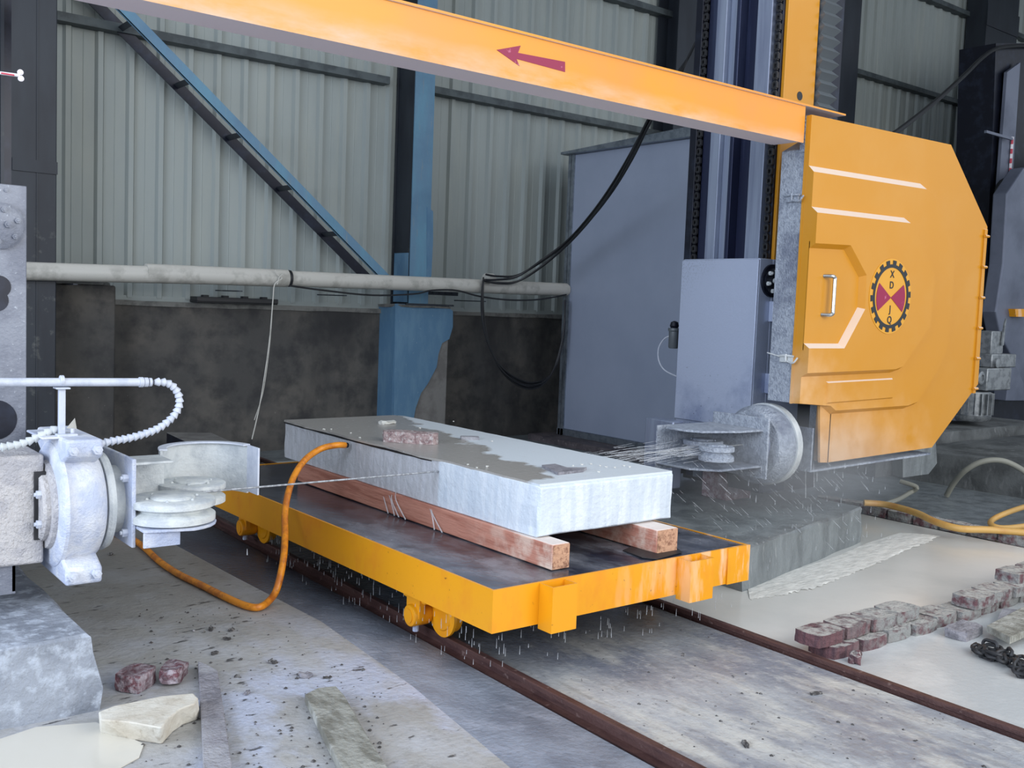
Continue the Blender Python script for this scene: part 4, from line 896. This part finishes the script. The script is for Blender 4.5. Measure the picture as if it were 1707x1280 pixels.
# slabs lying at the right edge
c = (P(1590, 1055, Z=0)+P(1650, 1055, Z=0))/2
bricky('brick', (5.33, 2.67, .004), (.24, .13, .05), .1, 'plank', 'grey brick at the right, tucked behind the pale plank end', 'brick', 41, .15)
pl = XY([(1645, 1042), (1707, 1010), (1800, 972), (1830, 1000), (1707, 1052), (1684, 1062)], .075)
o = obj('stone_plank', MB().prism(pl, 'Z', .035, .075), 'plank2', bevel=.004, smooth=False); tag(o, 'pale grooved stone plank entering at the right edge above the chain', 'plank')
bricky('stone_plank', (5.75, 2.62, .004), (.5, .12, .032), .35, 'plank', 'lower grey piece under the pale plank at right', 'plank', 43, .12)
# chain of links
ch = thing('steel_chain', P(1660, 1095, Z=.03), 'coil of heavy dark chain lying on the slurry at the right edge', 'chain')
cpts = [(1628, 1079), (1636, 1086), (1650, 1080), (1662, 1084), (1668, 1092), (1656, 1094), (1645, 1090), (1672, 1100), (1682, 1094), (1688, 1102), (1695, 1110), (1702, 1104), (1710, 1112), (1704, 1120), (1716, 1122), (1726, 1116)]
def link(c, rz, tilt, r=.034, w=.021, th=.0095):
    pts = []
    for k in range(17):
        a = 2*PI*k/16; x = (r if math.cos(a) > 0 else -r)*.55+w*math.cos(a)*1.0; pts.append(Vector((x, w*math.sin(a), 0)))
    Mt = Matrix.Translation(c)@Matrix.Rotation(rz, 4, 'Z')@Matrix.Rotation(tilt, 4, 'X')
    return MB().tube([Mt@p for p in pts], th, 6, 1)
for i, (x, y) in enumerate(cpts):
    c = P(x, y, Z=.03); n_ = P(*cpts[min(i+1, len(cpts)-1)], Z=.03) if i < len(cpts)-1 else c+Vector((.02, -.02, 0)); d_ = n_-c
    obj('chain_link', link(Vector((c.x, c.y, .022+.012*(i % 3))), math.atan2(d_.y, d_.x), (.35 if i % 2 else 1.3)), 'chain', ch)
    obj('chain_link', link(Vector((c.x+d_.x*.5, c.y+d_.y*.5, .024+.014*((i+1) % 2))), math.atan2(d_.y, d_.x)+.4, (1.2 if i % 2 else .3)), 'chain', ch)

# ================================================================ HOSES
hp = [P(575, 742, X=3.07), P(560, 742, X=3.0), P(535, 748, X=2.92), P(510, 765, X=2.80), P(492, 790, X=2.70), P(481, 820, X=2.62), P(475, 855, X=2.56), P(475, 895, X=2.50), P(472, 935, X=2.43), P(462, 980, X=2.36), P(450, 1000, X=2.33), P(432, 1012, Z=.055), P(408, 1009, Z=.05), P(375, 995, Z=.05), P(335, 975, Z=.05), P(298, 957, Z=.05), P(265, 935, Z=.05), P(240, 912, Z=.05), P(215, 896, Z=.05), P(180, 888, Z=.05), P(120, 880, Z=.05)]
o = obj('water_hose', MB().tube(hp, .0195, 14, 6), 'hosepaint'); tag(o, 'orange water hose looping from the slab edge down onto the floor', 'hose')
o2 = obj('hose_mouth', MB().tube([P(573, 742, X=3.06), P(579, 742, X=3.09)], .017, 12, 1), 'black', o)
hy = [P(1440, 838, Z=.12), P(1470, 840, Z=.12), P(1498, 846, Z=.12), P(1530, 856, Z=.12), P(1560, 870, Z=.11), P(1600, 881, Z=.1), P(1650, 883, Z=.1), P(1700, 887, Z=.1), P(1760, 893, Z=.1)]
o = obj('water_hose', MB().tube(hy, .028, 12, 6), 'hoseyellow'); tag(o, 'yellow hose lying along the far brick curb', 'hose')
hy = [P(1760, 830, Z=.1), P(1707, 845, Z=.1), P(1675, 856, Z=.1), P(1655, 866, Z=.06), P(1652, 874, Z=.06), P(1668, 880, Z=.05), P(1700, 878, Z=.05), P(1750, 870, Z=.05)]
o = obj('water_hose', MB().tube(hy, .024, 12, 6), 'hoseyellow'); tag(o, 'yellow hose looping back on itself at the right edge', 'hose')
hg = [P(1578, 826, Z=.0), P(1590, 805, X=9.5), P(1608, 785, X=9.45), P(1635, 770, X=9.5), P(1665, 767, X=9.6), P(1690, 775, X=9.7), P(1715, 792, X=9.75), P(1740, 820, X=9.8)]
o = obj('grey_hose', MB().tube(hg, .027, 12, 6), 'hosegrey'); tag(o, 'grey hose arching over the ground below the gear motor', 'hose')
hg = [P(1465, 843, Z=.1), P(1495, 833, Z=.1), P(1515, 822, Z=.1), P(1528, 812, Z=.16), P(1500, 802, Z=.2)]
o = obj('grey_hose', MB().tube(hg, .022, 10, 6), 'hosegrey'); tag(o, 'short dark hose end curling up behind the yellow hose', 'hose')

# ================================================================ FOREGROUND DEBRIS
zf = .032
def slabobj(name, pix, h, m, lab, cat, bev=.004):
    o = obj(name, MB().prism(XY(pix, zf+h), 'Z', zf-.001, zf+h), m, bevel=bev, smooth=False); return tag(o, lab, cat)
slabobj('stone_plank', [(330, 1101), (345, 1107), (363, 1117), (388, 1283), (392, 1330), (340, 1330), (337, 1230)], .03, 'plank', 'long narrow gritty grey plank left of centre at the bottom', 'plank')
slabobj('stone_plank', [(508, 1157), (530, 1146), (560, 1143), (575, 1160), (612, 1225), (650, 1285), (675, 1330), (600, 1330), (560, 1262)], .035, 'plank2', 'wide pale worn plank at the bottom centre', 'plank')
# cream stone chunk with a curved broken side
top = XY([(164, 1186), (190, 1176), (268, 1160), (322, 1155), (330, 1163), (325, 1172), (300, 1182), (282, 1196), (270, 1212), (268, 1213), (215, 1203), (168, 1200)], zf+.085)
bot = XY([(166, 1215), (195, 1200), (268, 1185), (322, 1175), (333, 1190), (328, 1200), (305, 1208), (288, 1220), (272, 1238), (268, 1240), (215, 1232), (168, 1222)], zf)
m = MB().loft([[(x, y, zf-.001) for x, y in bot], [(x, y, zf+.085) for x, y in top]])
o = obj('stone_chunk', m, 'chunk', bevel=.006, smooth=False); tag(o, 'cream stone offcut with a curved broken side on the puddle edge', 'stone')
c = P(228, 1165, Z=zf); bricky('brick', (1.37, 4.22, zf), (.15, .12, .07), .7, 'redbrick', 'speckled half brick left of the maroon brick piece', 'brick', 51, .07)
bricky('brick', (1.53, 4.22, zf), (.19, .085, .06), .95, 'redbrick', 'darker maroon broken brick leaning behind the cream chunk', 'brick', 52, .2, tilt=.12)
small = ((352, 1050, .03), (386, 1051, .03), (378, 1066, .03), (455, 1105, .035), (510, 1128, .05), (412, 1156, .03), (395, 1128, .02), (358, 1090, .03), (185, 925, .03), (250, 876, .025), (323, 1052, .014), (543, 1130, .02), (40, 1042, 0))
for i, (x, y, s) in enumerate(small):
    if not s: continue
    c = P(x, y, Z=zf)
    labs = ['dark grit lump left of the loose orange hose bend', 'flat dark flake right of that lump', 'dark scrap just below the two floor lumps', 'charcoal oblong chip near the wet slope', 'grey speckled pebble pile near the wide plank', 'grey pebble right of the narrow plank', 'tiny dark chip beside the narrow plank head', 'dark chip above the narrow plank head', 'black flake below the left guide head', 'dark crumb by the orange hose under the pulleys', 'tiny pale crumb among the dark lumps', 'small dark chip beside the grey pebble pile']
    o = bricky('stone_chip', (c.x, c.y, zf), (s*1.1, s*.6, s*.35), R.uniform(-1, 1), 'plank' if i in (4, 5, 10) else 'grit', labs[i], 'stone', 60+i, .8)
gm = MB(); rg = random.Random(5)
for _ in range(300):
    x, y = rg.uniform(230, 640), rg.uniform(1010, 1290)
    c = P(x, y, Z=zf); s = .004+.008*rg.random()**3
    if c.x > 2.3: continue
    gm.add([c+Vector((s, 0, 0)), c+Vector((0, s, 0)), c-Vector((s, 0, 0)), c-Vector((0, s, 0)), c+Vector((0, 0, s*.7))], [(0, 1, 4), (1, 2, 4), (2, 3, 4), (3, 0, 4)])
for _ in range(170):
    x, y = rg.uniform(900, 1690), rg.uniform(1050, 1290); c = P(x, y, Z=.012)
    if not (2.95 < c.x < 4.15): continue
    s = .004+.008*rg.random()**3
    gm.add([c+Vector((s, 0, 0)), c+Vector((0, s, 0)), c-Vector((s, 0, 0)), c-Vector((0, s, 0)), c+Vector((0, 0, s*.7))], [(0, 1, 4), (1, 2, 4), (2, 3, 4), (3, 0, 4)])
o = obj('grit', gm, 'grit', smooth=False); tag(o, 'fine dark grit scattered over the concrete in the foreground', 'grit', kind='stuff')
c = P(1243, 1243, Z=.012); o = bricky('stone_chip', (c.x, c.y, .012), (.05, .018, .014), 1.0, 'grit', 'dark oblong chip on the rail bed near the bottom edge', 'stone', 81, .5)
c = P(1360, 1157, Z=.012); o = bricky('stone_chip', (c.x, c.y, .012), (.06, .02, .01), -.3, 'grit', 'thin dark sliver on the rail bed beside the right rail', 'stone', 82, .5)

# ================================================================ FAR RIGHT MACHINE
t = thing('far_machine', (14, 7.5, .4), 'grey far machine at the right edge with tall black mast', 'machine')
FY = 7.4
def fp(pl, Y=FY): return XZ(pl, Y)
obj('mast', MB().prism(fp([(1660, 72), (1800, 72), (1800, 520), (1650, 430), (1647, 380), (1655, 220)], 8.2), 'Y', 8.2, 8.8), 'blackish', t, smooth=False)
obj('mast_plate', MB().prism(fp([(1679, 120), (1701, 104), (1688, 300), (1682, 400), (1658, 402)], 8.1), 'Y', 8.1, 8.15), 'hull', t, smooth=False)
tp_ = obj('marker_tape', MB().prism(fp([(1686.5, 228), (1690.5, 228), (1684.5, 310), (1681, 310)], 8.08), 'Y', 8.08, 8.09), 'pullrod', t, smooth=False)
q = MB()
for k in range(5):
    y = 232+k*16; x = 1688.5-(y-228)*.07; q.prism(fp([(x-1.5, y), (x+1.5, y), (x+.8, y+8), (x-2.2, y+8)], 8.07), 'Y', 8.07, 8.081)
obj('red_marks', q, 'redtape', tp_, smooth=False)
a = P(1645, 217, Y=8.0); b = P(1690, 217, Y=8.0); obj('stay_bar', MB().box(a.x, b.x, 8.0, 8.04, a.z-.04, a.z+.0), 'hull', t)
obj('hull', MB().prism(fp([(1679, 322), (1707, 280), (1900, 250), (1900, 670), (1676, 668), (1668, 660), (1690, 600), (1668, 560), (1660, 520), (1672, 440)]), 'Y', FY, FY+.22), 'hull', t, bevel=.02, smooth=False)
obj('hull_front', MB().prism(fp([(1687, 592), (1707, 640), (1707, 668), (1677, 668)], FY-.2), 'Y', FY-.2, FY), 'hull', t, bevel=.01, smooth=False)
obj('dark_skirt', MB().prism(fp([(1650, 655), (1900, 640), (1900, 740), (1650, 708)], FY+.1), 'Y', FY+.1, FY+.5), 'blackish', t, smooth=False)
obj('dark_panel', MB().prism(fp([(1648, 402), (1681, 402), (1668, 470), (1672, 560), (1690, 600), (1668, 640), (1636, 640)], FY+.3), 'Y', FY+.3, FY+.5), 'blackish', t, smooth=False)
q = fp([(1692, 515), (1712, 515), (1712, 528), (1694, 528)], FY-.1); vb = obj('valve_block', MB().prism(q, 'Y', FY-.1, FY), 'cart', t, smooth=False); vb['label'] = 'small yellow block'
obj('cable_coil', MB().tube([P(x, y, Y=8.0) for x, y in ((1660, 330), (1664, 310), (1676, 300), (1688, 312), (1694, 318))], .035, 8, 5), 'black', t)

t = thing('gear_motor', P(1640, 660, Y=5.6), 'grey gear motor with finned vertical motor below the guard right edge', 'motor')
GY = 6.4
c = P(1620, 676, Y=GY); top = P(1622, 652, Y=GY).z; bot = P(1620, 700, Y=GY).z; rr_ = abs(P(1640, 676, Y=GY).x-P(1602, 676, Y=GY).x)/2*.82
obj('motor_body', MB().lathe((c.x, GY, bot), (0, 0, 1), [(0, rr_*.4), (.0, rr_*.85), (.03, rr_*.97), (.07, rr_), (.075, rr_*.9), (top-bot, rr_*.9), (top-bot, rr_*.5)], 32), 'galv', t)
q = MB()
for k in range(20):
    a = 2*PI*k/20; e = Vector((math.cos(a), math.sin(a), 0)); s = Vector((-e.y, e.x, 0))*.006
    b0 = Vector((c.x, GY, bot+.085))+e*rr_*.86; b1 = b0+e*rr_*.22; hh = Vector((0, 0, top-bot-.1))
    q.add([b0-s, b0+s, b1+s, b1-s, b0-s+hh, b0+s+hh, b1+s+hh, b1-s+hh], [(0, 1, 2, 3), (7, 6, 5, 4), (0, 4, 5, 1), (1, 5, 6, 2), (2, 6, 7, 3), (3, 7, 4, 0)])
obj('cooling_fins', q, 'galv', t, smooth=False)
a = P(1625, 650, Y=GY); b = P(1668, 612, Y=GY)
gb = obj('gearbox', MB().box(a.x, b.x, GY-.15, GY+.2, a.z, b.z), 'galv', t, bevel=.015)
c = P(1634, 630, Y=GY-.15); obj('bearing_cover', MB().lathe((c.x, GY-.15, c.z), (0, -1, 0), [(0, .085), (.02, .085), (.03, .07), (.03, .045), (.01, .04), (.01, .001)], 28), 'galv', gb)
a = P(1640, 612, Y=GY); b = P(1682, 592, Y=GY); g2 = obj('upper_gearbox', MB().box(a.x, b.x, GY-.1, GY+.2, a.z, b.z+.02), 'galv', t, bevel=.015)
c = P(1660, 605, Y=GY-.1); obj('bearing_cover', MB().lathe((c.x, GY-.1, c.z), (0, -1, 0), [(0, .06), (.03, .06), (.035, .03)], 24), 'galv', g2)
a = P(1645, 590, Y=GY); b = P(1668, 552, Y=GY); obj('upper_motor', MB().box(a.x, b.x, GY-.05, GY+.2, a.z, b.z), 'galv', t, bevel=.01).__setitem__('label', 'boxy upper motor')
a = P(1660, 575, Y=GY); b = P(1666, 530, Y=GY); obj('pointed_bracket', MB().prism([(a.x, a.z), (a.x+.05, a.z), (a.x+.07, b.z), (a.x+.03, b.z-.08)], 'Y', GY-.08, GY-.06), 'galv', t)
q = MB()
for k in range(7): z = bot+.02+k*.035; q.box(P(1636, 676, Y=GY).x, P(1655, 676, Y=GY).x-(k % 2)*.012, GY+.03, GY+.25, z, z+.028)
obj('finned_box', q, 'hull', t, smooth=False)
obj('mount_plate', MB().box(P(1582, 690, Y=GY).x, P(1662, 690, Y=GY).x, GY+.26, GY+.3, bot-.05, top+.25), 'blackish', t)
obj('fin_guard', MB().prism(XZ([(1580, 700), (1600, 655), (1606, 655), (1604, 702)], GY+.1), 'Y', GY+.1, GY+.12), 'hull', t)

# ================================================================ WATER: drips and spray
dr = MB(); rg = random.Random(9)
def streak(m, a, b, r):
    m.tube([a, (a+b)/2, b], lambda s: r*(.35+.65*s), 4, 1)
for _ in range(70):
    x = rg.uniform(2.72, 4.38); y = rg.uniform(CY0, CY0+.25) ; z = rg.uniform(.05, .24); l = rg.uniform(.012, .05); streak(dr, Vector((x, y, z+l)), Vector((x, y, z)), .0016)
for _ in range(170):
    y = rg.uniform(3.6, 5.9); x = rg.uniform(2.68, 2.86); z = rg.uniform(.02, .24); l = rg.uniform(.01, .05); streak(dr, Vector((x, y, z+l)), Vector((x, y, z)), .0017)
for px, n in ((1201, 5), (1270, 4), (1343, 6)): pass
for (x, y0, y1) in ((1357, 781, 812), (1362, 781, 802), (1343, 781, 830), (1405, 786, 796), (1352, 840, 860), (1300, 760, 770), (108, 945, 956), (106, 938, 948), (1276, 690, 696), (412, 915, 925)):
    Yp = 4.36 if x > 600 else 4.4; streak(dr, P(x, y0, Y=Yp), P(x, y1, Y=Yp), .003)
o = obj('water_drips', dr, 'drop', smooth=True); tag(o, 'water drops falling from the cart edges and guard', 'water', kind='stuff')
ru = MB()
for x0 in (655, 662, 668, 722, 727, 645):
    a = P(x0-8, 820 if x0 < 700 else 842, X=3.12); b = P(x0, 862 if x0 < 700 else 885, X=3.07)
    ru.tube([a, Vector((3.095+R.uniform(-.01, .004), (a.y+b.y)/2+R.uniform(-.02, .02), (a.z+b.z)/2+.02)), Vector((3.09, b.y+R.uniform(-.03, .03), .455))], lambda q: .0022+.002*q, 6, 5)
o = obj('water_runs', ru, 'drop'); tag(o, 'thin water runs pouring from under the slab over the near timber', 'water', kind='stuff')
sy = MB()
for _ in range(240):                                   # jets thrown back along the wire towards the slab
    s = rg.random(); x = 4.12+1.25*s; sp_ = .25*(1-s)+.05
    a = Vector((x, WY+rg.gauss(0, .06), WZ+rg.gauss(-.03, .045)*(1.2-s))); l = rg.uniform(.06, .30); streak(sy, a+Vector((l, 0, rg.uniform(.0, .02)*l*6)), a, .0016)
for _ in range(170):                                   # drops flung down in front of the base
    a = Vector((rg.uniform(4.9, 6.5), rg.uniform(4.0, 4.6), rg.uniform(.12, .75))); l = rg.uniform(.02, .09)
    streak(sy, a, a+Vector((l, -.1*l, -l*.75)), .0016)
for _ in range(50):
    a = Vector((rg.uniform(4.9, 6.6), rg.uniform(3.8, 4.2), rg.uniform(.1, .7))); l = rg.uniform(.02, .05); streak(sy, a+Vector((0, 0, l)), a, .0018)
o = obj('water_spray', sy, 'spray'); tag(o, 'spray streaks thrown off the wire between slab and guard housing', 'water', kind='stuff')

# thin mist round the wire exit
m = bpy.data.materials.new('mist'); m.use_nodes = True; nt_ = m.node_tree; nt_.nodes.clear()
out_ = nt_.nodes.new('ShaderNodeOutputMaterial'); vs = nt_.nodes.new('ShaderNodeVolumeScatter'); vs.inputs['Color'].default_value = (.92, .95, 1, 1)
tc = nt_.nodes.new('ShaderNodeTexCoord'); ln = nt_.nodes.new('ShaderNodeVectorMath'); ln.operation = 'LENGTH'
nt_.links.new(tc.outputs['Object'], ln.inputs[0])
mr = nt_.nodes.new('ShaderNodeMapRange'); mr.inputs[1].default_value = 1.0; mr.inputs[2].default_value = .1; mr.inputs[3].default_value = 0; mr.inputs[4].default_value = .85
nt_.links.new(ln.outputs['Value'], mr.inputs[0]); nt_.links.new(mr.outputs[0], vs.inputs['Density']); nt_.links.new(vs.outputs[0], out_.inputs['Volume'])
K['mist'] = m
o = obj('mist', MB().lathe((0, 0, -1), (0, 0, 1), [(1-math.cos(PI*k/12), math.sin(PI*k/12)) for k in range(13)], 24), 'mist', origin=(0, 0, 0))
o.location = (6.15, 4.45, .62); o.scale = (1.25, .75, .48); tag(o, 'soft white mist hanging round the right guide head', 'mist', kind='stuff')
